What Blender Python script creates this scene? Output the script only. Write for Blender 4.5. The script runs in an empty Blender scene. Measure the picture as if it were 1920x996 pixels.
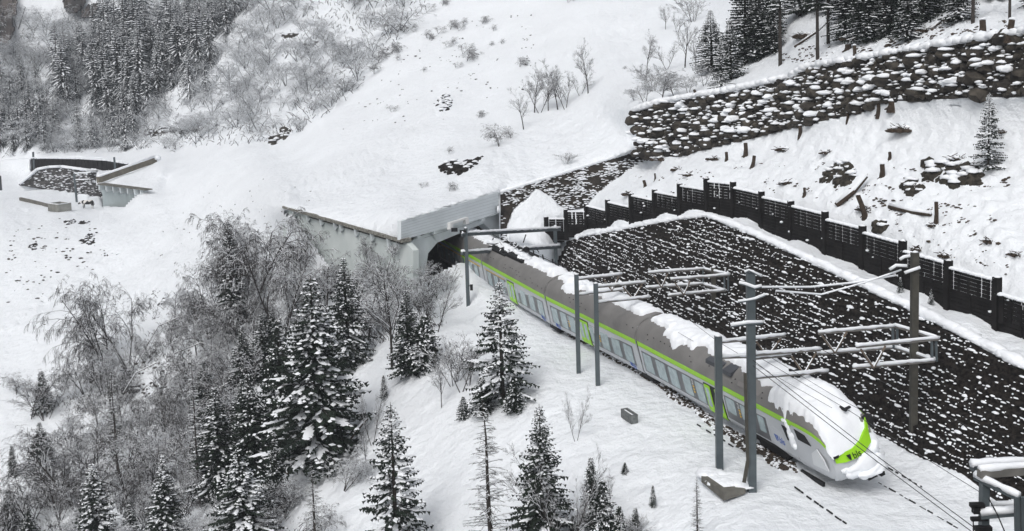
import bpy, math, random
import numpy as np
from mathutils import Vector, Matrix, noise
random.seed(7); rng = np.random.default_rng(7)
R = math.radians
# ------------------------------------------------------------------ camera
FPX, CAMH, PPX, PPY = 2100.0, 21.0, 960.0, 300.0
ROLL, PITCH = R(1.7), math.atan(225 / 2100.0)
_c, _s, _cp, _sp = math.cos(ROLL), math.sin(ROLL), math.cos(PITCH), math.sin(PITCH)
def ray(px, py):
    u, v = px - PPX, py - PPY
    a, b = u * _c - v * _s, u * _s + v * _c
    return np.array([a, FPX * _cp - b * _sp, -FPX * _sp - b * _cp])
def G(px, py, z=0.0):            # the point at height z seen in this direction
    d = ray(px, py); return np.array([0, 0, CAMH]) + d * ((z - CAMH) / d[2])
def W(px, py, Y):                # the point at forward distance Y
    d = ray(px, py); return np.array([0, 0, CAMH]) + d * (Y / d[1])
def PL(px, py, p0, n):           # where the ray meets a plane
    d = ray(px, py); o = np.array([0, 0, CAMH]); return o + d * (np.dot(np.array(p0) - o, n) / np.dot(d, n))
def proj(w):
    d = np.array(w, float) - np.array([0, 0, CAMH])
    y, z = d[1] * _cp - d[2] * _sp, d[1] * _sp + d[2] * _cp
    u, v = d[0] / y * FPX, -z / y * FPX
    return PPX + u * _c + v * _s, PPY - u * _s + v * _c
scene = bpy.context.scene
cd = bpy.data.cameras.new("camera"); cam = bpy.data.objects.new("camera", cd); scene.collection.objects.link(cam)
cd.sensor_width = 36; cd.lens = 36 * FPX / 1920; cd.shift_y = -(498 - PPY) / 1920; cd.clip_end = 3000; cd.clip_start = 1
f0 = ray(PPX, PPY); rt = Vector(ray(PPX + 1, PPY) - f0).normalized(); up = Vector(ray(PPX, PPY - 1) - f0).normalized(); fw = Vector(f0).normalized()
M4 = Matrix.Identity(4)
for i in range(3): M4[i][0], M4[i][1], M4[i][2] = rt[i], up[i], -fw[i]
M4[2][3] = CAMH
cam.matrix_world = M4; scene.camera = cam
# ------------------------------------------------------------------ sky, sun, exposure (overcast day)
SUN_EL, SUN_AZ = R(50), R(205)
wd = bpy.data.worlds.new("World"); scene.world = wd; wd.use_nodes = True
nt = wd.node_tree; nt.nodes.clear()
sky = nt.nodes.new('ShaderNodeTexSky'); sky.sky_type = 'NISHITA'; sky.sun_disc = False
sky.sun_elevation = SUN_EL; sky.sun_rotation = SUN_AZ; sky.dust_density = 4; sky.air_density = 1.0; sky.ozone_density = 1
hs = nt.nodes.new('ShaderNodeHueSaturation'); hs.inputs['Saturation'].default_value = 0.22
bg = nt.nodes.new('ShaderNodeBackground'); bg.inputs[1].default_value = 0.145
wo = nt.nodes.new('ShaderNodeOutputWorld')
nt.links.new(sky.outputs[0], hs.inputs['Color']); nt.links.new(hs.outputs[0], bg.inputs[0]); nt.links.new(bg.outputs[0], wo.inputs[0])
sl = bpy.data.lights.new("sun", 'SUN'); sl.energy = 0.8; sl.angle = R(28); sl.color = (1, .97, .93)
so = bpy.data.objects.new("sun", sl); scene.collection.objects.link(so)
so.rotation_euler = (R(90) - SUN_EL, 0, math.pi - SUN_AZ)
scene.view_settings.view_transform = 'Standard'; scene.view_settings.look = 'None'; scene.view_settings.gamma = 1
scene.view_settings.exposure = 0.0
scene.cycles.max_bounces = 5; scene.cycles.diffuse_bounces = 4; scene.cycles.glossy_bounces = 2; scene.cycles.transmission_bounces = 2

# ------------------------------------------------------------------ helpers
C = scene.collection
class MB:
    def __init__(s): s.v = []; s.f = []
    def add(s, vs, fs):
        k = len(s.v); s.v.extend([(p[0], p[1], p[2]) for p in vs]); s.f.extend([tuple([i + k for i in f]) for f in fs])
    def box(s, c, sz, ax=None):      # ax: 3 axis vectors
        ax = ax or ((1, 0, 0), (0, 1, 0), (0, 0, 1)); c = np.array(c, float); a = [np.array(ax[i], float) * sz[i] / 2 for i in range(3)]
        vs = [c + i * a[0] + j * a[1] + k * a[2] for k in (-1, 1) for j in (-1, 1) for i in (-1, 1)]
        s.add(vs, [(0, 2, 3, 1), (4, 5, 7, 6), (0, 1, 5, 4), (2, 6, 7, 3), (0, 4, 6, 2), (1, 3, 7, 5)])
    def tube(s, pts, rad, n=6, cap=True):
        if n == 3 and hasattr(rad, '__len__'):
            k = len(s.v); m = len(pts)
            for i in range(m):
                a = pts[i - 1 if i else 0]; b = pts[i + 1 if i < m - 1 else i]; p = pts[i]; tx, ty, tz = b[0] - a[0], b[1] - a[1], b[2] - a[2]; l = math.sqrt(tx * tx + ty * ty + tz * tz) + 1e-9; tx /= l; ty /= l; tz /= l
                ux, uy, uz = ty * .93 - tz * .2, tz * .31 - tx * .93, tx * .2 - ty * .31; l = math.sqrt(ux * ux + uy * uy + uz * uz) + 1e-6; ux /= l; uy /= l; uz /= l
                wx, wy, wz = ty * uz - tz * uy, tz * ux - tx * uz, tx * uy - ty * ux; r_ = rad[i]
                for c_, s_ in ((1, 0), (-.5, .866), (-.5, -.866)): s.v.append((p[0] + r_ * (c_ * ux + s_ * wx), p[1] + r_ * (c_ * uy + s_ * wy), p[2] + r_ * (c_ * uz + s_ * wz)))
            for i in range(m - 1):
                o = k + i * 3; s.f += [(o, o + 1, o + 4, o + 3), (o + 1, o + 2, o + 5, o + 4), (o + 2, o, o + 3, o + 5)]
            return
        pts = [np.array(p, float) for p in pts]; k = len(s.v); m = len(pts)
        if not hasattr(rad, '__len__'): rad = [rad] * m
        for i, p in enumerate(pts):
            t = pts[min(i + 1, m - 1)] - pts[max(i - 1, 0)]; t /= (np.linalg.norm(t) + 1e-9)
            u = np.cross(t, (0.31, 0.2, 0.93)); 
            if np.linalg.norm(u) < .1: u = np.cross(t, (1, 0, 0))
            u /= np.linalg.norm(u); w = np.cross(t, u)
            for j in range(n):
                a = 2 * math.pi * j / n; q = p + rad[i] * (math.cos(a) * u + math.sin(a) * w); s.v.append((q[0], q[1], q[2]))
        for i in range(m - 1):
            for j in range(n):
                s.f.append((k + i * n + j, k + i * n + (j + 1) % n, k + (i + 1) * n + (j + 1) % n, k + (i + 1) * n + j))
        if cap: s.f.append(tuple(k + j for j in range(n))[::-1]); s.f.append(tuple(k + (m - 1) * n + j for j in range(n)))
    def bar(s, a, b, w, h, upv=(0, 0, 1)):   # rectangular bar from a to b, w across, h along up
        a = np.array(a, float); b = np.array(b, float); t = b - a; L = np.linalg.norm(t); t /= L
        u = np.cross(t, upv); u = u / (np.linalg.norm(u) + 1e-9); q = np.cross(u, t)
        s.box((a + b) / 2, (L, w, h), (t, u, q))
    def blob(s, c, r, seed=0, flat=0.0, sub=1):  # lumpy rounded rock or snow lump
        vs, fs = ICO[sub]; rr = random.Random(seed); o = [rr.uniform(-50, 50) for _ in range(3)]
        k = len(s.v); cz = c[2]
        for v in vs:
            n_ = 1 + .38 * noise.noise((v[0] * 1.3 + o[0], v[1] * 1.3 + o[1], v[2] * 1.3 + o[2]))
            if sub > 2: n_ += .16 * noise.noise((v[0] * 4 + o[0], v[1] * 4, v[2] * 4 + o[2]))
            z = v[2] * r[2] * n_
            if z < 0: z *= (1 - flat)
            s.v.append((c[0] + v[0] * r[0] * n_, c[1] + v[1] * r[1] * n_, cz + z))
        s.f.extend([(a + k, b + k, d + k) for a, b, d in fs])
    def mesh(s, name, smooth=False):
        me = bpy.data.meshes.new(name); me.from_pydata(s.v, [], s.f); me.update()
        if smooth: me.polygons.foreach_set('use_smooth', [True] * len(me.polygons))
        return me
def _ico(sub):
    import bmesh
    b = bmesh.new(); bmesh.ops.create_icosphere(b, subdivisions=sub, radius=1)
    r = ([tuple(v.co) for v in b.verts], [tuple(v.index for v in f.verts) for f in b.faces]); b.free(); return r
ICO = {1: _ico(1), 2: _ico(2), 3: _ico(3)}
def tag(o, label=None, cat=None, group=None, kind=None):
    if label: o['label'] = label
    if cat: o['category'] = cat
    if group: o['group'] = group
    if kind: o['kind'] = kind
    return o
def obj(name, mb, mat, parent=None, smooth=False):
    me = mb if isinstance(mb, bpy.types.Mesh) else mb.mesh(name, smooth)
    o = bpy.data.objects.new(name, me); C.objects.link(o)
    if mat and not me.materials:
        me.materials.append(mat)
    if parent: o.parent = parent
    return o
def empty(name, loc, rz=0.0):
    o = bpy.data.objects.new(name, None); C.objects.link(o); o.location = tuple(map(float, loc)); o.rotation_euler = (0, 0, rz); o.empty_display_size = .5; return o
def thing(name, label, cat, loc=(0, 0, 0), group=None, rz=0.0): return tag(empty(name, loc, rz), label, cat, group)
def fbm(x, y, z=0.0, o=3): return noise.fractal((x, y, z), 1.0, 2.0, o)

# ------------------------------------------------------------------ materials
def mat(name, col, rough=.8, var=0.0, scale=3.0, bump=0.0, bscale=20.0, metal=0.0, col2=None, spec=.3):
    m = bpy.data.materials.new(name); m.use_nodes = True; n = m.node_tree; b = n.nodes['Principled BSDF']
    b.inputs['Roughness'].default_value = rough; b.inputs['Metallic'].default_value = metal
    b.inputs['Specular IOR Level'].default_value = spec
    b.inputs['Base Color'].default_value = (*col, 1)
    tc = n.nodes.new('ShaderNodeTexCoord')
    if var or col2:
        nz = n.nodes.new('ShaderNodeTexNoise'); nz.inputs['Scale'].default_value = scale; nz.inputs['Detail'].default_value = 5
        n.links.new(tc.outputs['Object'], nz.inputs['Vector'])
        cr = n.nodes.new('ShaderNodeValToRGB'); cr.color_ramp.elements[0].position = .35; cr.color_ramp.elements[1].position = .68
        c2 = col2 or tuple(min(1, c * (1 + var)) for c in col)
        c1 = col if col2 else tuple(c * (1 - var) for c in col)
        cr.color_ramp.elements[0].color = (*c1, 1); cr.color_ramp.elements[1].color = (*c2, 1)
        n.links.new(nz.outputs[0], cr.inputs[0]); n.links.new(cr.outputs[0], b.inputs['Base Color'])
    if bump:
        nb = n.nodes.new('ShaderNodeTexNoise'); nb.inputs['Scale'].default_value = bscale; nb.inputs['Detail'].default_value = 7; nb.inputs['Roughness'].default_value = .6
        n.links.new(tc.outputs['Object'], nb.inputs['Vector'])
        bp = n.nodes.new('ShaderNodeBump'); bp.inputs['Strength'].default_value = 1; bp.inputs['Distance'].default_value = bump
        n.links.new(nb.outputs[0], bp.inputs['Height']); n.links.new(bp.outputs[0], b.inputs['Normal'])
    return m
SNOW = mat('snow', (.86, .885, .92), .75, 0, bump=.05, bscale=2.2, spec=.2)
SNOWG = mat('snow_ground', (.83, .86, .895), .75, .03, .12, bump=.34, bscale=1.1, spec=.15)
EARTH = mat('dark_earth', (.007, .0065, .0065), .95, 0, 5, bump=.12, bscale=9, col2=(.038, .032, .028), spec=.1)
ROCK = mat('rock', (.022, .020, .019), .9, 0, 1.2, bump=.08, bscale=3, col2=(.085, .075, .062), spec=.15)
CLIFF = mat('cliff_rock', (.035, .032, .032), .9, 0, .12, bump=.8, bscale=.3, col2=(.12, .10, .09))
CONC = mat('concrete', (.64, .69, .71), .8, .10, .8, bump=.01, bscale=6)
FCONC = mat('far_concrete', (.36, .41, .42), .85, .08, .5)
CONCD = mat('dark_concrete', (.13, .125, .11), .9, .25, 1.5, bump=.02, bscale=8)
FENCE = mat('fence_timber', (.012, .011, .011), .85, .4, 1.5, spec=.15)
BLACK = mat('black', (.008, .008, .009), .7)
STEEL = mat('galvanised_steel', (.095, .115, .125), .5, .12, 2.0, metal=.3)
DSTEEL = mat('dark_steel', (.055, .065, .072), .55, .15, 2.0, metal=.2)
RUST = mat('brown_steel', (.058, .055, .046), .7, .25, 3.0)
BAR_ = mat('beam_steel', (.16, .155, .145), .6, .2, 2.0)
SILVER = mat('train_silver', (.49, .51, .535), .38, .04, .6, metal=.25, spec=.4)
LIME = mat('train_lime', (.30, .62, .015), .4)
ROOFG = mat('train_roof', (.185, .180, .175), .6, .12, .8)
WBAND = mat('window_band', (.075, .08, .088), .3, spec=.5)
GLASS = mat('window_glass', (.30, .38, .40), .15, .15, 3, spec=.7)
BLUE = mat('logo_blue', (.04, .10, .38), .5)
WHITE = mat('white_paint', (.75, .75, .75), .5)
YELL = mat('yellow_paint', (.65, .42, .05), .5)
BARK = mat('bark', (.045, .038, .034), .9, .3, 4)
BARKG = mat('grey_bark', (.042, .037, .035), .9, .3, 4)
NEED = mat('needles', (.010, .016, .013), .8, 0, 1.2, col2=(.026, .038, .026), spec=.2)
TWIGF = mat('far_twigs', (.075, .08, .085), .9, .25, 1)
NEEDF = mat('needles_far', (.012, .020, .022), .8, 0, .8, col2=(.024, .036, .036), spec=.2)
LARCH = mat('dry_needles', (.05, .052, .045), .85, .3, 3)
STUMP = mat('stump_wood', (.05, .036, .026), .9, .4, 5)

# ------------------------------------------------------------------ key lines of the place
nT = np.array([.93, .367, 0])                       # uphill, across the tracks
F1, F2 = G(1060, 514, .3), G(1720, 852, .3)         # foot of the dark earth dam
dF = (F2 - F1); dF[2] = 0; dF /= np.linalg.norm(dF); nF = np.array([-dF[1], dF[0], 0])
DAM_T = math.tan(R(58)); DAM_N = np.array([nF[0] * DAM_T, nF[1] * DAM_T, -1.0]); DAM_N /= np.linalg.norm(DAM_N)
def dam(px, py): return PL(px, py, F1, DAM_N)
foot_px = [(1057, 512), (1093, 534), (1160, 566), (1250, 612), (1330, 653), (1420, 699), (1530, 755), (1620, 801), (1720, 852), (1820, 896), (1930, 946), (2100, 1022)]
crest_px = [(1050, 452), (1100, 440), (1160, 429), (1240, 414), (1322, 403), (1400, 434), (1493, 477), (1600, 528), (1707, 579), (1800, 626), (1920, 690), (2100, 792)]
crest = [dam(*p) for p in crest_px]
foot = [dam(*p) for p in foot_px]
# fence posts (top pixel, base pixel)
posts_px = [(1025, 409, 447), (1062, 395, 440), (1100, 384, 432), (1140, 377, 426), (1184, 365, 419), (1228, 358, 411), (1275, 347, 404), (1325, 337, 397), (1375, 344, 408), (1428, 362, 428), (1483, 380, 450), (1547, 400, 477), (1617, 427, 507), (1692, 455, 541), (1777, 492, 580), (1868, 524, 622), (1968, 578, 672), (2075, 630, 728)]
def at_px(line, x):   # interpolate a polyline of world points by pixel x
    xs = [proj(p)[0] for p in line]; return np.array([np.interp(x, xs, [p[i] for p in line]) for i in range(3)])
# ------------------------------------------------------------------ terrain: thin-plate surface through surveyed points
CP = []
def cp(px, py, Y): CP.append((px, py, 1.0 / Y))
def cz(px, py, z): cp(px, py, G(px, py, z)[1])
def cw(px, py, w): cp(px, py, w[1])
EB = np.array([-6.5, 86.7, 0]); LLN = np.array([-.6 * nT[0], -.6 * nT[1], 1.0])
def ll(px, py): return PL(px, py, EB, LLN)
# track bench
for px, py in [(1300, 830), (1200, 762), (1500, 950), (1600, 996), (1750, 960), (1800, 1000), (1121, 726), (1349, 880), (1085, 703), (1410, 922), (1150, 640), (1300, 715), (1400, 765), (1550, 840), (1000, 560), (878, 574), (1430, 860), (1250, 790), (1700, 1060), (1900, 1100), (1400, 1040), (1150, 742)]: cz(px, py, 0)
for px, py in [(1033, 618), (1120, 655), (1208, 708), (1290, 760), (1368, 806), (1500, 878)]: cz(px, py, .12)
for px, py, z in [(832, 512, 1.6), (860, 497, 2.0), (885, 500, 1.7), (905, 515, 1.3), (940, 543, .8), (965, 570, .5), (985, 590, .25), (920, 560, .7), (900, 540, 1.1), (850, 530, 1.0), (810, 545, .6), (1043, 512, 0), (1000, 490, .6), (960, 480, 1.0), (1620, 800, .3), (1720, 852, .25), (1880, 935, .1), (1150, 560, .2), (1060, 500, .3), (1680, 870, 0), (1780, 925, 0)]: cz(px, py, z)
# lower slope
for px in (500, 600, 700, 780):
    for py in (660, 760, 880, 996, 1150):
        if px < 780 or py > 640: cw(px, py, ll(px, py))
for px, py in [(880, 700), (880, 800), (880, 900), (880, 1100), (1000, 800), (1000, 900), (1000, 1000), (1100, 900), (1100, 1100), (1180, 1000), (1260, 1060), (860, 650), (300, 780), (400, 800), (300, 900), (400, 950), (300, 1100), (640, 640), (700, 630), (760, 620)]: cw(px, py, ll(px, py))
# left open slope
for px, py, Y in [(0, 500, 152), (100, 520, 147), (0, 600, 136), (100, 640, 125), (0, 760, 113), (0, 900, 100), (0, 1050, 92), (120, 900, 98), (120, 1050, 85), (-300, 500, 160), (-300, 800, 120), (-300, 1100, 95), (200, 640, 119), (300, 640, 113), (400, 640, 104), (200, 760, 108),
                  (300, 400, 163), (400, 400, 148), (450, 350, 146), (400, 320, 168), (480, 300, 160), (350, 330, 180), (300, 320, 190), (480, 430, 124), (400, 470, 131), (300, 520, 134), (200, 560, 136), (450, 500, 113), (520, 430, 115.5), (560, 490, 106), (540, 560, 104), (500, 380, 124), (300, 450, 150), (200, 460, 155),
                  # far bench
                  (150, 392, 188), (112, 396, 184), (40, 375, 203), (0, 352, 226), (0, 385, 195), (60, 352, 224), (150, 374, 206), (-200, 350, 235), (-200, 400, 190), (0, 405, 180), (100, 408, 176), (200, 408, 171), (235, 395, 174), (36, 347, 231), (110, 358, 219), (192, 372, 204), (75, 318, 236), (115, 314, 232), (195, 325, 212), (60, 290, 242), (150, 295, 238), (230, 300, 230), (-200, 300, 245),
                  # roof of the far gallery
                  (184, 344, 195), (225, 350, 187), (268, 357, 179), (250, 330, 198), (290, 305, 210), (345, 287, 214), (310, 340, 186),
                  # far hillside
                  (100, 240, 262), (0, 200, 285), (100, 150, 290), (0, 80, 310), (150, 50, 315), (250, 200, 262), (350, 220, 240), (250, 100, 290), (350, 120, 265), (450, 230, 208), (450, 130, 240), (400, 20, 285), (550, 200, 190), (550, 100, 220), (550, 0, 260), (640, 180, 180), (700, 60, 205), (700, 0, 222), (520, 265, 180), (300, 0, 310), (100, -80, 345), (500, -80, 300), (-200, 0, 330), (-300, 200, 290),
                  # avalanche slope
                  (600, 340, 127), (650, 300, 135), (700, 340, 115), (560, 360, 122), (780, 370, 103), (850, 345, 105), (750, 300, 125), (850, 300, 116), (600, 250, 160), (700, 200, 165), (800, 200, 151), (900, 250, 130), (900, 150, 160), (800, 100, 185), (900, 0, 205), (1000, 180, 140), (1050, 250, 120), (1100, 180, 130), (1150, 230, 113), (1100, 290, 107), (1000, 320, 107), (1000, 80, 170), (1100, 50, 165), (1200, 100, 145), (1200, 0, 178), (1200, 150, 120), (1235, 192, 102.5), (1280, 120, 128), (1250, 60, 150), (1300, 0, 175), (1200, -100, 220), (900, -100, 245), (700, -100, 260),
                  # upper right
                  (1350, 172, 97), (1400, 130, 104), (1400, 0, 140), (1463, 118, 99), (1560, 70, 95), (1560, 0, 112), (1700, 60, 85), (1700, 0, 99), (1850, 40, 77), (1850, 0, 87), (1920, 0, 84), (2120, -50, 78), (1400, -100, 170), (1700, -100, 125), (2100, -150, 100)]:
    cp(px, py, Y)
# foot and crest of the dam, the fence line, the slope behind it
for p, w in zip(crest_px, crest): cw(p[0], p[1], w)
for p, w in zip(foot_px, foot): cw(p[0], p[1] + 1, w)
FB = []; FT = []
for x, ty, by in posts_px:
    c = at_px(crest, x); b = G(x, by, c[2] + .12) if x > 1070 else W(x, by, 100.3 if x < 1050 else 100.0); FB.append(b); (cw(x, by, b) if x > 1070 else None)
    t = W(x, ty, b[1]); FT.append(t); (cp(x, ty - 6, b[1] + 3.6) if x > 1080 else None)
# rock wall
RF = [(1196, 292, 101.5), (1240, 296, 99), (1280, 293, 97), (1333, 277, 94), (1400, 263, 91), (1460, 247, 88), (1513, 233, 85), (1613, 213, 80), (1647, 195, 78.5), (1730, 190, 75), (1813, 183, 71.5), (1920, 181, 68), (2000, 179, 65.5), (2100, 175, 62)]
RT = [(1190, 207, 103), (1235, 193, 101), (1280, 184, 98.6), (1340, 175, 95.6), (1413, 160, 92.6), (1480, 146, 89.3), (1513, 126, 87.5), (1613, 110, 82), (1713, 93, 77.5), (1780, 82, 74.7), (1847, 71, 72), (1920, 60, 69.5), (2000, 45, 66.6), (2100, 28, 63.2)]
for p in RF + RT: cp(*p)
# near gallery: wall plane and portal plane
GA, GB = W(752, 450, 90), W(530, 388, 111); GB2 = GB.copy(); 
gn = np.array([GB[1] - GA[1], -(GB[0] - GA[0]), 0]); gn /= np.linalg.norm(gn)
if np.dot(gn, GA) > 0: gn = -gn              # outward, towards the camera
def gw(px, py, off=0): return PL(px, py, GA + gn * off, gn)
P0, P1 = W(752, 430, 90), W(935, 380, 101)
pn = np.array([P1[1] - P0[1], -(P1[0] - P0[0]), 0]); pn /= np.linalg.norm(pn)
if np.dot(pn, P0) > 0: pn = -pn
def pw(px, py, off=0): return PL(px, py, P0 + pn * off, pn)
for x in (533, 560, 600, 640, 680, 720, 750): cw(x, 388 + (x - 530) * 62 / 222 - 2, gw(x, 388 + (x - 530) * 62 / 222 - 2, -.1))
CONT = [(540, 402), (556, 425), (576, 452), (610, 500), (650, 540), (700, 560), (750, 562), (790, 545)]
for x, y in CONT: cw(x, y, gw(x, y, .1))
for x in (760, 800, 850, 900, 934): cw(x, 415 - (x - 752) * .3 - 2, pw(x, 415 - (x - 752) * .3 - 2, -.1))
# dark bank beside the portal
S0, S1 = W(938, 361, 101.8), W(1200, 279, 104.5)
sd = S1 - S0; sd[2] = 0; sd /= np.linalg.norm(sd); sn_ = np.array([sd[1], -sd[0], 0]); 
if np.dot(sn_, S0) > 0: sn_ = -sn_
SN = np.array([sn_[0] * 2.2, sn_[1] * 2.2, 1.0]); SN /= np.linalg.norm(SN)
def bank(px, py, off=0): return PL(px, py, S0 + SN * off, SN)
BANK = [(938, 361), (990, 343), (1060, 323), (1130, 302), (1200, 280), (1212, 300), (1170, 325), (1135, 350), (1110, 372), (1095, 388), (1068, 393), (1050, 385), (1030, 366), (1005, 352), (985, 372), (962, 392), (950, 425), (951, 470), (940, 476)]
for p in BANK: cw(p[0], p[1], bank(*p))
for p, o in [((985, 387), .15), ((965, 408), .15), ((1030, 384), .2), ((1050, 402), .25), ((1005, 370), .15), ((958, 440), .2)]: cw(p[0], p[1], bank(*p, o))
for px, py, Y in [(1005, 395, 101.3), (1000, 430, 100.2), (970, 430, 100.2), (1040, 420, 101.5), (1000, 462, 98.6), (1035, 465, 98.9)]: cp(px, py, Y)
GALF0, GALF1 = W(184, 345, 195), W(268, 357, 179)
CP = np.array(CP)
def tps_fit(P, lam=2e-5):
    X = P[:, :2] / 1000.0; n = len(X)
    d = np.sqrt(((X[:, None] - X[None]) ** 2).sum(-1)) + 1e-12
    K = d * d * np.log(d); K += lam * np.eye(n)
    A = np.zeros((n + 3, n + 3)); A[:n, :n] = K; A[:n, n] = 1; A[:n, n + 1:] = X; A[n, :n] = 1; A[n + 1:, :n] = X.T
    return X, np.linalg.lstsq(A, np.concatenate([P[:, 2], [0, 0, 0]]), rcond=None)[0]
TX, TW = tps_fit(CP)
def wdepth(px, py):
    Q = np.stack([np.atleast_1d(px), np.atleast_1d(py)], -1).astype(float) / 1000.0; out = np.zeros(len(Q)); n = len(TX)
    for i in range(0, len(Q), 20000):
        q = Q[i:i + 20000]; d = np.sqrt(((q[:, None] - TX[None]) ** 2).sum(-1)) + 1e-12
        out[i:i + 20000] = (d * d * np.log(d)) @ TW[:n] + TW[n] + q @ TW[n + 1:]
    return np.clip(out, 1 / 420.0, 1 / 26.0)
def gp(px, py):  # ground point seen at this direction
    return W(px, py, 1 / wdepth(px, py)[0])
def inpoly(x, y, poly):
    r = np.zeros(x.shape, bool); n = len(poly)
    for i in range(n):
        x0, y0 = poly[i]; x1, y1 = poly[(i + 1) % n]
        c = ((y0 > y) != (y1 > y)) & (x < (x1 - x0) * (y - y0) / (y1 - y0 + 1e-12) + x0); r ^= c
    return r
PORT_HOLE = [(752, 416), (935, 361), (938, 474), (915, 492), (880, 496), (862, 494), (835, 508), (797, 532), (790, 541), (750, 558), (700, 556), (650, 536), (610, 496), (576, 448), (556, 421), (534, 391), (752, 451)]
xs = np.concatenate([np.arange(-640, -120, 40), np.arange(-120, 2060, 4), np.arange(2060, 2560, 40)]).astype(float)
ys = np.concatenate([np.arange(-340, -60, 28), np.arange(-60, 1080, 4), np.arange(1080, 1500, 35)]).astype(float)
GX, GY = np.meshgrid(xs, ys); gx, gy = GX.ravel(), GY.ravel()
wv = wdepth(gx, gy)
u, v = gx - PPX, gy - PPY; a_, b_ = u * _c - v * _s, u * _s + v * _c
D = np.stack([a_, FPX * _cp - b_ * _sp, -FPX * _sp - b_ * _cp], -1)
T = 1.0 / wv / D[:, 1]
def push(poly, p0, n, off):
    m = inpoly(gx, gy, poly); q = np.array(p0) + np.array(n) * off
    t = ((q - np.array([0, 0, CAMH])) @ n) / (D @ np.array(n)); T[m] = t[m]
DAMP = [(p[0], p[1] + 2) for p in crest_px] + [(p[0], p[1] - 1) for p in foot_px[::-1]]
push(DAMP, F1, DAM_N, .55 if np.dot(DAM_N, ray(1400, 500)) > 0 else -.55)
push(BANK, S0, SN, -.5)
FDP = [(38, 345), (70, 319), (92, 315), (115, 314), (184, 323), (184, 345), (190, 358), (192, 371), (150, 366), (110, 356)]
dnF = np.array([.25, -1, .45]); dnF /= np.linalg.norm(dnF); push(FDP, W(110, 358, 220), dnF, -2.0)
# behind the boulder wall, the portal and the far dam the ground lies further back
RWP = [(p[0], p[1] + 1) for p in RT] + [(p[0], p[1] - 1) for p in RF[::-1]]
m = inpoly(gx, gy, RWP); xf, yf, wf = [np.array([p[k] for p in RF]) for k in range(3)]; xt, yt, wt = [np.array([p[k] for p in RT]) for k in range(3)]
yfi, yti = np.interp(gx, xf, yf), np.interp(gx, xt, yt); fr = np.clip((yfi - gy) / (yfi - yti), 0, 1)
Yw = np.interp(gx, xf, wf) * (1 - fr) + np.interp(gx, xt, wt) * fr + .7; T[m] = (Yw / D[:, 1])[m]
FAR_HOLE = [(184, 347), (268, 358), (236, 392), (192, 391)]
TOPP = [(752, 416), (935, 361), (935, 385), (760, 440), (756, 466), (700, 452), (533, 402), (533, 391.5), (752, 451)]
for poly, dd in ((PORT_HOLE, .25), (TOPP, 1.5), (FAR_HOLE, 4), ([(58, 299), (150, 299), (245, 309), (245, 321), (196, 322), (115, 310), (92, 311), (70, 316), (60, 322)], 7)):
    m = inpoly(gx, gy, poly); T[m] += dd / D[m, 1]
V = np.array([0, 0, CAMH]) + D * T[:, None]
nz = np.zeros(len(V))
for i in range(len(V)):
    x, y, z = V[i]
    l = T[i] * FPX / 60.0
    nz[i] = .16 * noise.noise((x * .22, y * .22, z * .22)) * min(1, l) + .10 * noise.noise((x * .9, y * .9, z * .9 + 7)) + .05 * noise.noise((x * 2.4, y * 2.4, z * 2.4 + 3))
# smooth on the cleared track bench, rougher on the avalanche debris
flat = inpoly(gx, gy, [(900, 520), (1040, 500), (1300, 640), (1960, 980), (1960, 1090), (1500, 1090), (1330, 900), (980, 640)])
ava = inpoly(gx, gy, [(940, 350), (1200, 275), (1210, 0), (1120, 0), (1000, 200), (880, 320)]) | inpoly(gx, gy, [(560, 340), (860, 180), (700, 340), (530, 380), (200, 650), (0, 620), (240, 420)])
inm = inpoly(gx, gy, DAMP) | inpoly(gx, gy, BANK)
for i in np.nonzero(ava)[0]:
    x, y, z = V[i]; nz[i] += .42 * abs(noise.noise((x * .55, y * .55, z * .55))) + .16 * noise.noise((x * 1.7, y * 1.7, z * 1.7))
rough = inpoly(gx, gy, [(1120, 380), (1210, 310), (1400, 268), (1640, 216), (1930, 188), (2060, 190), (2060, 560), (1870, 520), (1620, 420), (1430, 355), (1320, 332)]) | inpoly(gx, gy, [(1480, 110), (1960, 30), (1960, -60), (1480, -60)])
for i in np.nonzero(rough)[0]:
    x, y, z = V[i]; nz[i] += .30 * abs(noise.noise((x * .8, y * .8, z * .8 + 3))) + .16 * noise.noise((x * 2.0, y * 2.0, z * 2.0))
low = inpoly(gx, gy, [(600, 640), (900, 560), (1320, 900), (1320, 1090), (600, 1090)])
for i in np.nonzero(low)[0]:
    x, y, z = V[i]; nz[i] += .10 * noise.noise((x * .5, y * .5, 1)) + .05 * noise.noise((x * 2.8, y * 2.8, 2))
nz[flat] *= .45; nz[inm] = 0
V[:, 2] += nz
hole = inpoly(gx, gy, PORT_HOLE) | inpoly(gx, gy, FAR_HOLE)
nx, ny = len(xs), len(ys)
I = np.arange(nx * ny).reshape(ny, nx)
q = np.stack([I[:-1, :-1], I[1:, :-1], I[1:, 1:], I[:-1, 1:]], -1).reshape(-1, 4)
keep = ~(hole[q].all(1)); q = q[keep]
me = bpy.data.meshes.new('snowy_hillside'); me.vertices.add(len(V)); me.vertices.foreach_set('co', V.ravel().astype(np.float32))
me.loops.add(len(q) * 4); me.loops.foreach_set('vertex_index', q.ravel().astype(np.int32))
me.polygons.add(len(q)); me.polygons.foreach_set('loop_start', np.arange(0, len(q) * 4, 4, dtype=np.int32)); me.polygons.foreach_set('loop_total', np.full(len(q), 4, np.int32))
me.update(); me.validate(); me.polygons.foreach_set('use_smooth', [True] * len(me.polygons))
ground = obj('ground', me, SNOWG); tag(ground, kind='structure')

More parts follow.
